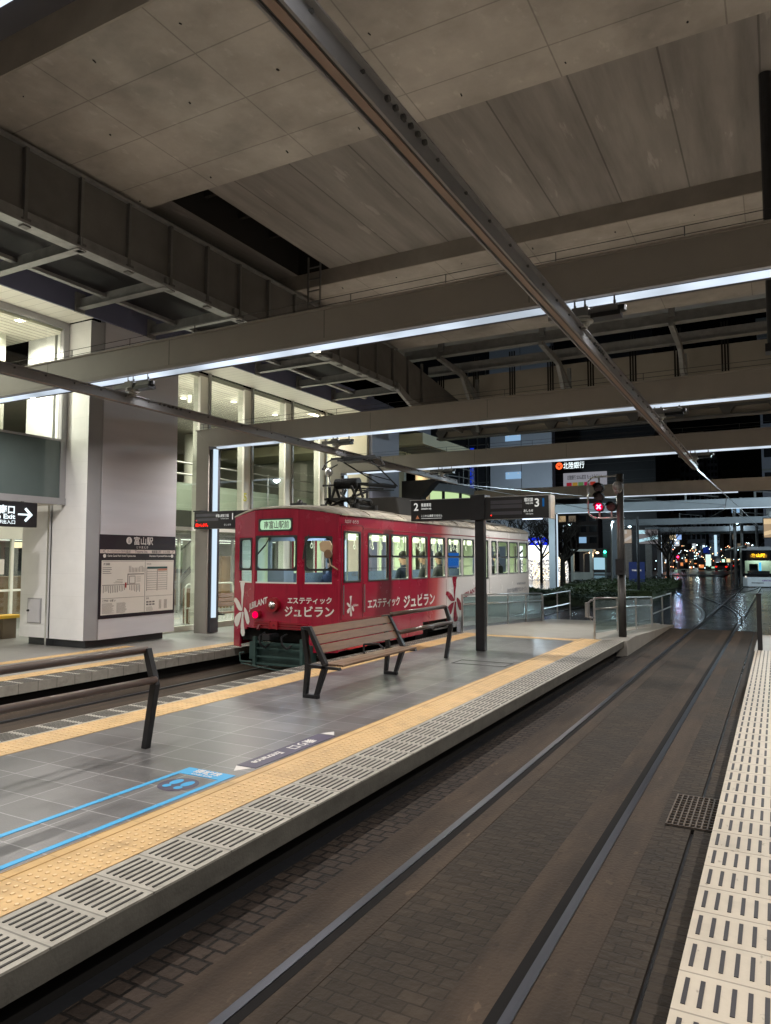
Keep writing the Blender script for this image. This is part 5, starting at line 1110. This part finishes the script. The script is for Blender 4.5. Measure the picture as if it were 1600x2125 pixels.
b = B(); flower(b, SID(17.55, 1.12), .28); b.build('red_flower', red, tr)
b = B(); text(b, 'あなたの街の駅前 サロンオープン', .13, SID(19.35, 1.03), 'LEFT', .002, w=1.75); text(b, 'ESTHETIC SALON', .07, SID(20.2, 1.22), 'LEFT', .002, w=.8); b.build('grey_lettering', pm('lettering_grey', (.22, .23, .27), .6), tr)
b = B(); text(b, '↓出口', .075, lambda a, c: (X1 - .008, 11.0 + a, 1.66 + c), 'LEFT', .002); text(b, '05', .10, lambda a, c: (X1 - .008, 17.45 + a, 1.62 + c), 'LEFT', .002); b.build('door_lettering', ink, tr)
# passengers
for (x, y, fw, ct, lb) in ((-6.98, 13.75, (-1, .1), coat_a, 'seated passenger in navy coat nearest the front of the tram saloon'), (-6.98, 14.75, (-1, -.2), coat_b, 'seated passenger in grey coat with dark hair in the third saloon window'),
                           (-6.98, 15.6, (-1, .1), coat_b, 'seated passenger in grey coat beside the blue notice'), (-6.98, 18.9, (-1, 0), coat_c, 'seated passenger in dark coat near the rear tram door'),
                           (-6.98, 19.6, (-1, .2), coat_c, 'seated passenger in dark coat in the rear tram windows'), (-8.5, 13.2, (1, 0), coat_a, 'passenger in navy coat seated on the far side of the tram')):
    seated(x, y, 1.22, fw, ct, lb)
seated(-7.12, 11.15, 1.12, (0, -1), coat_a, 'driver in a dark uniform sitting behind the right front window of the tram')
# ================================================================ DISTANT TRAM
dt = thing('white_tram', 'white and black modern tram with amber destination sign coming up the street', 'tram', (-1.15, 58, 0))
X_0, X_1, y_ = -2.15, -.08, 56.0
wt = pm('tram2_white', (.80, .82, .85), .3, coat=.3); gb = pm('tram2_black_glass', (.01, .01, .012), .12)
fr = Run([(X_0, y_ + .25), (X_0 + .3, y_), (X_1 - .3, y_), (X_1, y_ + .25)])
b = B(); wall(b, fr, 0, fr.L[-1], .06, .70, (), .2); b.box(X_0, X_0 + .05, y_ + .25, 66, .12, .70); b.box(X_1 - .05, X_1, y_ + .25, 66, .12, .70); b.build('lower_body', wt, dt)
b = B(); wall(b, fr, .0, fr.L[-1], .70, .95, (), .1); wall(b, fr, 0, fr.L[-1], 1.83, 2.55, (), .12); wall(b, fr, 0, .08, .95, 1.83, (), .1); wall(b, fr, fr.L[-1] - .08, fr.L[-1], .95, 1.83, (), .1)
b.box(X_0, X_0 + .04, y_ + .26, 66, .70, 2.5); b.box(X_1 - .04, X_1, y_ + .26, 66, .70, 2.5); b.build('upper_body', gb, dt)
b = B(); b.box(X_0, X_1, y_ + .1, 66, 2.55, 2.66); b.box(X_0 + .3, X_1 - .3, y_ + 1, 60, 2.66, 2.8); b.build('roof', grey_trim, dt)
b = B(); pane(b, fr, .08, fr.L[-1] - .08, .95, 1.83, -.02); b.build('windscreen', screen_g, dt)
b = B(); b.box(X_0 + .1, X_1 - .1, y_ + 2.2, y_ + 2.25, .5, 2.3); b.box(X_0 + .1, X_1 - .1, y_ + .4, 58, 2.35, 2.4); b.build('interior', interior, dt)
b = B(); b.box(-1.75, -1.2, y_ + 1.0, y_ + 1.3, .8, 1.6); b.box(X_0 + .3, X_1 - .4, y_ + .3, y_ + .6, .8, 1.12); b.build('cab_desk', blackm, dt)
b = B(); b.box(-1.15, -1.0, y_ + 1.5, y_ + 1.55, 1.1, 1.7); b.build('display', emi('cab_blue', (.1, .5, .9), 1.5), dt)
area('saloon_light', (-1.1, y_ + 1.6, 2.3), (1.2, .8), 30, (.85, 1, .9), parent=dt)
b = B(); text(b, '富山駅', .25, onY(-1.12, y_ - .01, 2.1), 'CENTER', .012, w=.82); b.build('destination_sign', amber_led, dt)
b = B(); 
for x in (-1.95, -.3): b.cyl((x, y_ - .02, .72), (x, y_ + .1, .72), .06, 12)
b.build('headlight', emi('tram2_lamp', (1, .95, .85), .9), dt)
b = B(); b.box(-1.6, -.85, y_ - .02, y_, .28, .33); b.build('number_plate', ink, dt)
b = B(); text(b, 'CENTRAM', .14, onY(-.95, y_ - .012, .42), 'LEFT', .004, w=.7); b.build('lettering', pm('tram2_purple', (.25, .08, .4), .5), dt)
area('amber_glow', (-1.12, y_ - .1, 2.15), (1.0, .2), 5, (1, .5, .05), (radians(90), 0, 0), dt)
# ================================================================ GREENERY
leaf = pm('hedge_leaf', (.045, .065, .02), .6, var=.5, scale=12); leaf2 = pm('lavender_leaf', (.05, .075, .055), .7, var=.4, scale=12)
def hedge(x0, x1, y0, y1, h, mat, label, n=2600):
    b = B(); rnd = random.Random(int(abs(x0*10)) + n)
    b.box(x0 + .15, x1 - .15, y0 + .15, y1 - .15, 0, h*.62)
    for _ in range(n):
        x = rnd.uniform(x0, x1); y = rnd.uniform(y0, y1); top = h*(.72 + .28*sin(x*2.3 + 1)*sin(y*1.7)) ; zz = rnd.uniform(.1, 1)**.35*top
        s_ = rnd.uniform(.025, .065); a = rnd.uniform(0, 6.28); t_ = rnd.uniform(-.9, .9)
        d1 = Vector((cos(a), sin(a), t_*.5))*s_; d2 = Vector((-sin(a)*.6, cos(a)*.6, .6))*s_*.7; c = Vector((x, y, zz))
        b.add([c - d1, c + d2, c + d1, c - d2], [(0, 1, 2, 3)])
    return tag(b.build('hedge', mat), label, 'hedge', 'low hedges beside the outdoor track')
hedge(-9.4, -5.7, 30.5, 33.2, .55, leaf2, 'low grey green bushes nearest the pipe railing beyond the tram', 11000)
hedge(-12.5, -7.8, 33.6, 37, .62, leaf, 'bright green hedge in front of the lit fifth portal leg', 11000)
hedge(-9.6, -5.3, 37.5, 43, .62, leaf, 'dark green hedge around the sixth portal leg', 11000)
hedge(-11.5, -5.9, 43.5, 56, .7, leaf, 'far rounded green hedge behind the dark pole', 11000)
bark = pm('bark', (.03, .024, .02), .8, var=.3)
def tree(x, y, h, label, seed, r0=.16, twig_m=None):
    rnd = random.Random(seed); t = thing('bare_tree', label, 'tree', (x, y, 0), 'bare winter trees'); tb_ = B(); cb = B()
    def grow(p, d, ln, r, k):
        q = p + d*ln; (tb_ if k == 0 else cb).cyl(p, q, r, 7 if k < 2 else 4, r*.7)
        if k >= 6 or r < .004: return
        for _ in range(3 if k else 6):
            v_ = Vector((rnd.uniform(-1, 1), rnd.uniform(-1, 1), rnd.uniform(-.1, .9))).normalized(); nd = (d*.55 + v_*.8).normalized()
            grow(p + d*ln*rnd.uniform(.55, 1), nd, ln*rnd.uniform(.55, .75), r*.55, k + 1)
    grow(Vector((x, y, 0)), Vector((0, 0, 1)), h*.42, r0, 0)
    tb_.build('trunk', bark, t); cb.build('crown', bark, t); return t
tree(-13.6, 52, 5.5, 'dark bare tree between the two lit portal legs', 3, .22)
tree(-15.5, 47, 6.5, 'bare tree with fine branches in front of the illuminated arch', 5, .12)
tree(-8.5, 68, 6, 'bare tree behind the blue panel', 9, .14)
tree(-17.5, 60, 7, 'tall bare tree behind the tram roof', 12, .14)
# ================================================================ STREET BEYOND
# illuminated arch
ar = thing('illuminated_arch', 'dazzling white light arch studded with bulbs beside the tram rear', 'light display', (-19, 66, 0))
pts = [(-21.2, 0), (-21.2, 2.0)] + [(-18.4 + 1.55*cos(radians(a)), 1.2 + 1.5*sin(radians(a))) for a in range(150, -1, -15)] + [(-16.85, 0)]
b = B(); b.prism(pts[::-1], 'y', 66, 66.4); am = emi('arch_white', (.95, .97, 1), 1.6); N = am.node_tree.nodes; L = am.node_tree.links; g_ = N.new('ShaderNodeNewGeometry'); vo = N.new('ShaderNodeTexVoronoi'); vo.inputs['Scale'].default_value = 7
cr_ = N.new('ShaderNodeValToRGB'); cr_.color_ramp.elements[0].position = .25; cr_.color_ramp.elements[0].color = (1.0, .96, .88, 1); cr_.color_ramp.elements[1].position = .75; cr_.color_ramp.elements[1].color = (.12, .12, .14, 1)
L.new(g_.outputs['Position'], vo.inputs['Vector']); L.new(vo.outputs['Distance'], cr_.inputs[0]); e_m = [q for q in N if q.type == 'EMISSION'][0]; L.new(cr_.outputs[0], e_m.inputs[0]); b.build('glowing_wall', am, ar)
b = B(); b.box(-21.6, -18.5, 65.5, 65.8, 1.9, 3.2); b.build('white_panel', emi('arch_panel', (.9, .95, 1), 1.8), ar)
b = B(); b.box(-21.6, -18.4, 65.3, 65.5, 3.2, 3.9); sg_ = b.build('blue_sign', emi('arch_blue', (.01, .03, .75), 1.0), ar)
b = B(); text(b, 'イルミネーション', .35, onY(-20.0, 65.28, 3.4), 'CENTER', .01, w=2.6); b.build('lettering', txt_b, sg_)
b = B(); rnd = random.Random(4)
for _ in range(420):
    th_ = rnd.uniform(0, 3.14); q_ = rnd.uniform(1.1, 1.6); b.sph((-18.4 + q_*cos(th_)*.98, 65.6 - rnd.random()*.4, (1.2 + q_*sin(th_)*.95) if rnd.random() < .6 else rnd.uniform(.1, 1.3)), .03, 5, 3)
b.build('bulb', emi('bulb_warm', (1, .75, .35), 4), ar, kind='stuff')
area('arch_light', (-19.4, 64.8, 2), (4, 3), 420, (.85, .92, 1), (radians(90), 0, 0), ar)
# buildings
facd = pm('facade_dark', (.02, .02, .024), .4, var=.2); facg = pm('facade_grey', (.12, .12, .15), .6, var=.08, scale=.4); facl = pm('facade_pale', (.40, .41, .47), .6, var=.05, scale=.3); facb = pm('facade_brown', (.07, .055, .05), .7, var=.15, scale=.4)
WM = [emi('window_warm', (1, .72, .4), .4), emi('window_cool', (.35, .6, .9), .7), emi('window_white', (.9, .95, 1), .5), emi('window_dim', (.35, .28, .2), .35)]
def px(deg, Y):  # X at bearing (degrees left of the track) and distance
    return -Y*tan(radians(deg))
def building(x0, x1, y, z1, mat, label, cols=6, rows=8, lit=.15, depth=12, wz0=4, rnd_seed=1, wins=None, bands=True):
    t = thing('building', label, 'building', ((x0 + x1)/2, y, 0)); rnd = random.Random(rnd_seed)
    b = B(); b.box(x0, x1, y, y + depth, -.1, z1); b.build('wall', mat, t)
    b = B(); b.box(x0 - .1, x1 + .1, y - .12, y + depth, z1, z1 + .5); b.build('roof', galv_d, t)
    w = (x1 - x0)/cols; hh = (z1 - wz0 - .5)/max(1, rows)
    if bands:
        b = B()
        for j in range(rows): b.box(x0, x1, y - .06, y, wz0 + j*hh + hh*.8, wz0 + j*hh + hh*.86)
        b.build('floor_band', galv_d, t)
    nw = 0
    for i in range(cols):
        for j in range(rows):
            if nw > 60: break
            l_ = rnd.random() < lit; q = B(); q.box(x0 + i*w + w*.15, x0 + (i+1)*w - w*.15, y - .05, y - .01, wz0 + j*hh + hh*.2, wz0 + j*hh + hh*.75)
            q.build('window', rnd.choice(WM) if l_ else gb, t); nw += 1
    return t
# grey building with two lit windows, left of the bank
t = thing('building', 'plain grey building with small blue lit windows left of the black bank', 'building', (-31, 96, 0))
b = B(); b.box(px(20.1, 96), px(15.35, 96), 96, 97.6, 0, 34); b.build('wall', facl, t)
for zz in (13.0, 18.3, 23.6):
    b = B(); b.box(px(18.9, 96), px(17.7, 96), 95.9, 96, zz, zz + .95); w_ = b.build('window', WM[1], t)
    b = B(); b.box(px(18.7, 96), px(18.62, 96), 95.8, 95.9, zz + .65, zz + .8); b.box(px(17.95, 96), px(17.87, 96), 95.8, 95.9, zz + .65, zz + .8); b.build('spot', WM[2], w_)
b = B(); b.box(px(17.7, 96), px(17.67, 96), 95.95, 96.0, 0, 34); b.box(px(20.1, 96), px(15.35, 96), 95.95, 96.0, 15.2, 15.28); b.build('panel_joint', facd, t)
# dark glazed stair with blue light
t = thing('building', 'dark glazed stair block with a vertical blue light left of the grey building', 'building', (-37, 95, 0))
b = B(); b.box(px(26, 96), px(20.2, 96), 96.5, 98, 0, 32); b.build('wall', facd, t)
b = B()
for dg in (21.9, 21.2, 20.5): b.box(px(dg, 96), px(dg, 96) + .12, 96.2, 96.4, 8, 30)
for zz in (10, 12.7, 15.4, 18.1, 20.8): b.box(px(22, 96), px(20.3, 96), 96.2, 96.3, zz, zz + .1)
b.build('glazing_bar', steel, t)
b = B(); b.box(px(21.75, 96), px(21.45, 96), 96.32, 96.38, 11, 17.8); b.build('blue_light', emi('stair_blue', (.01, .05, .7), .7), t)
# bank
KY = 112
t = thing('building', 'black bank building with the lit 北陸銀行 sign and a pale billboard', 'building', (-24, KY, 0))
b = B(); b.box(px(15.9, KY), px(7.8, KY), KY, KY + 14, 0, 38); b.build('wall', facd, t)
b = B()
for i in range(16): b.box(px(15.9, KY), px(7.8, KY), KY - .1, KY, 6 + i*1.3, 6.1 + i*1.3)
b.build('louvre', pm('louvre_dark', (.06, .06, .065), .5), t)
xa, xb = px(15.05, KY), px(12.85, KY)
bs = B(); bs.box(xa, xb, KY - .4, KY - .2, 15.75, 17.05); sg_ = bs.build('sign', black, t)
b = B(); text(b, '北陸銀行', 1.1, onY(xa + 1.25, KY - .43, 15.98), 'LEFT', .008, w=3.25); b.build('lettering', txt_b, sg_)
b = B(); b.add([(xa + .62 + .55*cos(2*pi*i/20), KY - .43, 16.4 + .55*sin(2*pi*i/20)) for i in range(20)], [tuple(range(20))]); b.build('emblem', emi('bank_red', (1, .12, .03), 1.6), sg_)
b = B()
for a in (-40, 0, 40):
    M = Matrix.Translation((xa + .62, KY - .46, 16.15)) @ Matrix.Rotation(radians(a), 4, 'Y'); q = B(); q.box(-.05, .05, 0, .01, 0, .62); q.xf(M); b.add(q.v, q.f)
b.build('emblem_mark', emi('bank_dark', (.3, .02, .01), .4), sg_)
xa, xb = px(14.45, KY), px(11.25, KY)
bb = B(); bb.box(xa, xb, KY - .5, KY - .3, 12.6, 15.2); bl = bb.build('billboard', emi('billboard_lit', (.55, .55, .62), .42), t)
b = B(); text(b, '北陸銀行 SDGs宣言 もっとみらいへ', .75, onY((xa + xb)/2, KY - .53, 14.2), 'CENTER', .008, w=5.4); b.build('lettering', ink, bl)
cs = [(.45, .03, .05), (.5, .3, .05), (.15, .3, .1), (.45, .02, .1), (.5, .05, .03)]
for i, c in enumerate(cs):
    b = B(); b.box(xa + .5 + i*.9, xa + 1.3 + i*.9, KY - .55, KY - .51, 12.9, 13.7); b.build('colour_square', emi('sq%d' % i, c, .5), bl)
building(px(11.5, 150), px(6.2, 150), 150, 17, facb, 'brown block with red lit shop floors left of the far street', 10, 6, .25, rnd_seed=2)
t = thing('lit_signboard', 'long warm lit fascia sign over the far shops', 'sign', (px(7, 148), 148, 0)); b = B(); b.box(px(7.75, 148), px(6.5, 148), 148, 148.3, 5.6, 6.5); b.build('panel', emi('fascia_warm', (1, .8, .5), 1.0), t); b = B(); b.box(px(6.5, 148), px(6.15, 148), 148, 148.3, 5.6, 6.6); b.build('blue_panel', emi('fascia_blue', (.35, .55, 1), .9), t); b = B(); b.cyl((px(7.1, 148), 148.2, 0), (px(7.1, 148), 148.2, 5.6), .2, 8); b.build('post', galv, t)
building(px(6.1, 200), px(4.5, 200), 200, 34, facg, 'pale slab block with rows of balconies in the far street centre', 5, 12, .06, rnd_seed=3)
building(px(4.3, 150), px(3.6, 150), 150, 24, facg, 'narrow block with a vertical lit sign in the far street', 3, 16, .04, rnd_seed=4)
building(px(3.1, 190), px(-.5, 190), 190, 15, facb, 'low dark block behind the distant tram', 12, 5, .12, rnd_seed=5)
building(px(.75, 62), px(-2.5, 62), 62, 20, facg, 'grey building at the right edge beside the distant tram', 3, 6, .05, rnd_seed=6)
building(px(16.5, 110), px(12, 110), 110, 11, facb, 'low dark block with a pale lit window behind the bare tree', 6, 4, .1, rnd_seed=7)
building(px(22, 120), px(17, 120), 120, 30, facd, 'black office tower behind the illuminated arch', 7, 10, .05, rnd_seed=8)
building(px(12.5, 200), px(8, 200), 200, 36, facd, 'tall dark tower with scattered faint lights over the street', 9, 7, .1, rnd_seed=9)
b = B(); b.box(px(3.95, 149), px(3.8, 149), 148.6, 149.8, 2.5, 6.4); tag(b.build('vertical_sign', emi('vert_sign', (.6, .85, 1), 1.0)), 'tall narrow white lit vertical sign in the far street', 'sign')
b = B(); b.box(px(4.55, 119), px(4.2, 119), 118.8, 119, .9, 2.6); tag(b.build('poster_box', emi('poster_box', (.75, 1, .9), 1.0)), 'pale green lit poster box under the blue road sign', 'sign')
# screens / billboards on poles
def screen(x0, x1, y, z0, z1, label, mats, leg=None):
    t = thing('advert_screen', label, 'advert screen', ((x0 + x1)/2, y, 0), 'large glowing advert screens')
    b = B(); b.box(x0 - .06, x1 + .06, y, y + .3, z0 - .06, z1 + .06); b.build('case', black, t)
    b = B(); b.box(x0, x1, y - .02, y, z0, z1); w_ = b.build('panel', mats[0], t)
    b = B(); b.add([(x0, y - .03, z0 + (z1 - z0)*.1), (x1, y - .03, z0 + (z1 - z0)*.35), (x1, y - .03, z0 + (z1 - z0)*.6), (x0, y - .03, z0 + (z1 - z0)*.3)], [(0, 1, 2, 3)]); b.add([(x0, y - .03, z0 + (z1 - z0)*.7), (x0 + (x1 - x0)*.35, y - .03, z0 + (z1 - z0)*.7), (x0 + (x1 - x0)*.35, y - .03, z1 - .05), (x0, y - .03, z1 - .05)], [(0, 1, 2, 3)])
    b.build('picture', mats[1], w_)
    b = B(); b.box((x0 + x1)/2 - .3, (x0 + x1)/2 + .3, y + .05, y + .25, 0, z0 - .06); b.build('post', galv, t)
screen(px(9.1, 75.5), px(7.75, 75.5), 75.5, 3.45, 4.85, 'glowing advert screen over the street left of the distant lamps', [emi('ad_grey', (.25, .24, .25), .6), emi('ad_cyan', (.5, .8, .9), .9)])
screen(px(10.1, 69.5), px(9.6, 69.5), 69.5, 3.4, 4.65, 'narrow glowing advert screen half hidden by the signal post', [emi('ad_tan', (.45, .36, .28), .7), emi('ad_tan2', (.7, .65, .6), .6)])
screen(px(.75, 52), px(-.8, 52), 51.5, 3.3, 4.5, 'glowing tan advert screen cut by the right edge above the distant tram', [emi('ad_tan3', (.5, .36, .22), .8), emi('ad_tan4', (.8, .6, .35), .9)])
# blue panel
t = thing('blue_info_panel', 'dark blue information panel standing in the hedge', 'information panel', (-10, 43.3, 0)); pb = B(); pb.box(px(9.85, 50), px(8.75, 50), 50, 50.2, .3, 1.75); pb.build('panel', emi('panel_blue', (.03, .05, .16), .5), t)
b = B(); text(b, 'TOYAMA STATION', .14, onY(px(9.3, 50), 49.98, 1.15), 'CENTER', .002, w=.6); b.build('lettering', txt_w, t)
# street lamps
lp_cool = emi('lamp_cool', (.65, .9, 1), 14); lp_blue = emi('lamp_blue', (.25, .5, 1), 16); lp_warm = emi('lamp_warm', (1, .65, .35), 12)
def lamp(deg, y, h, label, m, arm=.6, power=0, r=.13):
    x = px(deg, y); t = thing('street_lamp', label, 'street lamp', (x, y, 0), 'street lamps beyond the station')
    b = B(); b.cyl((x, y, 0), (x, y, h), .07, 8, .05); b.cyl((x, y, h), (x + arm, y, h + .15), .04, 6); b.build('post', galv, t)
    b = B(); b.sph((x + arm, y, h + .08), r, 10, 6, .6); b.build('lamp_head', m, t)
    if power:
        l = bpy.data.lights.new('lamp_glow', 'POINT'); l.energy = power; l.color = (.7, .9, 1) if m is lp_cool else ((.3, .55, 1) if m is lp_blue else (1, .7, .4)); l.shadow_soft_size = .15
        o = bpy.data.objects.new('lamp_glow', l); S.collection.objects.link(o); o.parent = t; o.location = Vector((x + arm, y, h - .15)) - ORG[t.name]
L_ = [(14.6, 60, 4.7, 'street lamp with cool head right of the fifth portal leg', lp_cool, 120), (13.1, 64, 2.4, 'left of two warm globe lamps behind the bare tree', lp_warm, 25), (12.6, 64, 2.4, 'right of two warm globe lamps behind the bare tree', lp_warm, 25),
      (10.2, 70, 4.85, 'street lamp with cool head just right of the signal post', lp_cool, 80), (6.75, 110, 4.1, 'lower lamp of the bluish pair by the far crossing', lp_blue, 110), (6.85, 112, 4.65, 'higher lamp of the bluish pair by the far crossing', lp_cool, 60),
      (5.3, 190, 5.2, 'left of three cool lamps in the middle of the far street', lp_cool, 300), (4.85, 192, 5.0, 'middle one of three cool lamps in the far street', lp_cool, 0), (4.3, 188, 4.6, 'right of three cool lamps near the blue road sign', lp_cool, 0),
      (2.9, 75, 5.2, 'cool lamp high above the distant tram', lp_cool, 50), (1.95, 180, 5.3, 'left of the cluster of lamps above the distant tram roof', lp_cool, 0), (1.7, 182, 4.9, 'middle of the cluster of lamps above the distant tram roof', lp_cool, 0), (1.4, 178, 4.6, 'right of the cluster of lamps above the distant tram roof', lp_cool, 0)]
for dg, y, h, lb, m, pw_ in L_: lamp(dg, y, h, lb, m, power=pw_)
# crowd of small city lights as shop fronts
rnd = random.Random(21); SL = [emi('shop_bulb%d' % i, c, 5) for i, c in enumerate(((1, .6, .25), (.75, .9, 1), (1, .4, .2), (.6, .9, 1), (1, .85, .5)))]
shop_l = ['far shop front glowing %s %s' % (a, c) for a in ('warm orange', 'cool white', 'deep red', 'pale green', 'soft yellow') for c in ('beside the left kerb', 'under the brown block', 'near the blue road sign', 'right of the far crossing', 'behind the bollards')]
cols = [(1, .6, .25), (.75, .9, 1), (1, .35, .12), (.6, 1, .7), (1, .85, .5)]
for i in range(24):
    dg = 9.1 - i*.30 + rnd.uniform(-.08, .08); y = rnd.uniform(105, 175); x = px(dg, y); w = rnd.uniform(.3, .9); z0 = rnd.uniform(.3, 1.6); h = rnd.uniform(.15, .6)
    t = thing('shop_front', shop_l[i], 'shop front', (x, y, 0), 'far shop fronts along the street')
    b = B(); b.box(x - w*.7, x + w*.7, y, y + 2, 0, z0 + h + 1.2); b.build('wall', facd, t)
    b = B(); b.box(x - w/2, x + w/2, y - .05, y, z0, z0 + h); b.build('window', emi('shop%d' % i, cols[i // 5 % 5], rnd.uniform(.6, 1.6)), t)
    for q in range(9):
        b = B(); b.sph((x + rnd.uniform(-1.6, 1.6), y - .4, rnd.uniform(.4, 4.4)), rnd.uniform(.03, .085)*y/130, 6, 4); b.build('sign_lamp', SL[(i*3 + q) % 5], t)
    if i % 3 == 0:
        l = bpy.data.lights.new('shop_light', 'POINT'); l.energy = 25; l.color = cols[(i // 3) % 5]; l.shadow_soft_size = .3; o = bpy.data.objects.new('shop_light', l); S.collection.objects.link(o); o.parent = t; o.location = (0, -1.2, 1.6)
# blue road sign, signals, barriers
t = thing('road_sign', 'large blue direction sign over the far street', 'road sign', (px(4.35, 185), 185, 0))
b = B(); b.box(px(4.7, 185), px(4.05, 185), 185, 185.1, 2.9, 4.7); b.build('board', emi('roadsign_blue', (.01, .03, .25), .6), t)
b = B(); xx = px(4.38, 185); b.box(xx - .06, xx + .06, 184.95, 185, 3.1, 4.5); b.box(xx - .6, xx + .6, 184.95, 185, 3.5, 3.6); b.build('arrows', cream, t)
b = B(); b.cyl((px(4.05, 185), 185.2, 0), (px(4.05, 185), 185.2, 4.8), .12, 10); b.build('post', galv, t)
lamp(-2.2, 33, 6.6, 'tall unseen lamp added off the right edge to light the pale fifth beam', lp_cool, arm=-.6, power=1500)  # added out of view so the fifth beam is lit
lamp(-4.2, 50, 5.6, 'unseen lamp added off the right edge to brighten the distant tram front', lp_cool, arm=-.5, power=1300)  # extra out-of-view lamp that brightens the distant tram
lamp(-5.5, 23, 3.7, 'short unseen lamp added off the right edge to brighten the fourth beam', lp_warm, arm=-.3, power=170)  # invented lamp out of view, lifts the dark fourth beam
lamp(17.0, 84, 9.5, 'tall lamp added to brighten the grey building from its foot', lp_cool, arm=-.8, power=2500)  # put in to light the grey facade
lamp(18.5, 37, 3.2, 'short lamp behind the tram roof lighting the hedges', lp_cool, arm=.6, power=500)
def traffic(dg, y, z, col, label):
    x = px(dg, y); t = thing('traffic_light', label, 'traffic light', (x, y, 0), 'traffic lights at the far crossing')
    b = B(); b.cyl((x, y, 0), (x, y, z + .5), .08, 8); b.build('post', galv, t)
    b = B(); b.box(x - .2, x + .2, y - .3, y - .1, z - .45, z + .45); b.build('housing', blackm, t)
    b = B(); b.cyl((x, y - .33, z + .15), (x, y - .3, z + .15), .13, 12); b.build('lens', emi('tl' + label[:4], col, 10), t)
    l = bpy.data.lights.new('glow', 'POINT'); l.energy = 30; l.color = col; l.shadow_soft_size = .1; o = bpy.data.objects.new('glow', l); S.collection.objects.link(o); o.parent = t; o.location = (0, -.6, z)
traffic(3.25, 150, 2.7, (1, .02, .05), 'red traffic light over the far street reflected in the wet rails')
traffic(6.4, 100, 2.05, (1, .02, .08), 'red pedestrian light on the pole of the bluish lamp')
traffic(11.5, 75, 2.5, (.05, 1, .6), 'green traffic light left of the sixth portal leg')
for i in range(3):
    x0 = px(6.9 - i*.55, 78); b = B(); b.tube([(x0, 78, 0), (x0, 78, .9), (x0 + .9, 78, .9), (x0 + .9, 78, 0)], .035, 6); b.tube([(x0, 78, .45), (x0 + .9, 78, .45)], .03, 6)
    tag(b.build('street_barrier', wf), ['left', 'middle', 'right'][i] + ' one of three pale tubular barriers at the far kerb', 'barrier', 'street barriers')
# cars
def car(x, y, label, col):
    t = thing('car', label, 'car', (x, y, 0), 'cars in the far street')
    b = B(); b.prism([(y, .3), (y, .9), (y + .5, .98), (y + 1.0, 1.42), (y + 2.6, 1.45), (y + 3.3, .95), (y + 4.2, .85), (y + 4.2, .3)], 'x', x - .85, x + .85); b.build('body', pm('car_paint', col, .3, coat=.5), t, bevel=.05)
    b = B(); b.prism([(y + .5, .98), (y + .97, 1.38), (y + .95, 1.38), (y + .47, .98)], 'x', x - .7, x + .7); b.build('rear_window', gb, t)
    for sx in (-1, 1):
        b = B(); b.box(x + sx*.55, x + sx*.82, y - .03, y, .7, .86); b.build('tail_light', red_led, t)
        for yy in (.8, 3.4):
            b = B(); b.cyl((x + sx*.86, y + yy, .3), (x + sx*.68, y + yy, .3), .3, 14); b.build('wheel', blackm, t)
car(px(3.55, 118), 118, 'small car with red tail lights in the far street', (.1, .02, .02)); car(px(2.5, 135), 135, 'farther car with tail lights near the distant tram', (.05, .05, .06))
standing(px(6.0, 92), 92, 0, (1, .3), coat_c, 'pedestrian in dark clothes walking across the far crossing')
standing(px(2.35, 66), 66, 0, (-.2, -1), coat_c, 'pedestrian in dark clothes standing beside the distant tram stop')
t = thing('lit_shopfront', 'low dark shop with a pale blue lit window behind the bare tree', 'shop front', (px(11.9, 100), 100, 0))
b = B(); b.box(px(13.4, 100), px(11.0, 100), 100, 104, 0, 3.4); b.build('wall', facb, t); b = B(); b.box(px(12.35, 100), px(11.45, 100), 99.9, 100, .5, 2.1); b.build('window', emi('shop_blue', (.45, .75, .9), .8), t)
t = thing('white_shelter', 'white framed shelter behind the bare tree beyond the hedge', 'shelter', (px(13.2, 63), 63, 0))
for dg in (13.95, 12.55):
    b = B(); b.box(px(dg, 63) - .12, px(dg, 63) + .12, 63, 63.3, 0, 2.6); b.build('post', wf, t)
b = B(); b.box(px(13.95, 63) - .12, px(12.55, 63) + .12, 63, 64.2, 2.6, 2.78); b.build('roof', wf, t)
b = B(); b.box(px(13.9, 63), px(12.6, 63), 63.1, 63.2, .15, .8); b.build('panel', wf, t)
lamp(11.05, 49, 4.3, 'lamp added out of sight behind the signal post to light the sixth portal leg', lp_cool, arm=.1, power=260, r=.08)  # hidden helper lamp added for the sixth portal leg
# tram stop shelter left of the distant tram
t = thing('stop_shelter', 'small pale shelter left of the distant tram', 'shelter', (-2.9, 64, 0))
b = B(); b.prism([(-3.6, 2.6), (-2.3, 2.9), (-2.3, 3.0), (-3.6, 2.7)], 'y', 63, 69); b.build('roof', wf, t)
for y in (63.2, 66, 68.8):
    b = B(); b.cyl((-2.5, y, 0), (-2.5, y, 2.85), .06, 8); b.build('post', wf, t)
# traffic poles row
for i, (dg, y, h) in enumerate(((2.6, 62, 6.5), (2.15, 66, 7), (1.2, 72, 7))):
    b = B(); x = px(dg, y); b.cyl((x, y, 0), (x, y, h), .12, 10); tag(b.build('wire_pole', galv), ['leftmost', 'middle', 'rightmost'][i] + ' of three grey overhead line poles above the distant tram', 'pole', 'overhead line poles')
# pavement beyond
b = B(); b.box(-30, px(3.4, 90), 88, 140, 0, .12); b.build('pavement', pm('pavement_pale', (.14, .14, .14), .35, rvar=.1), kind='structure')
b = B(); b.box(-30, -9.6, 26, 62, -.1, .05); b.build('plaza', pm('plaza_wet', (.04, .04, .045), .15, var=.3, rvar=.08), kind='structure')
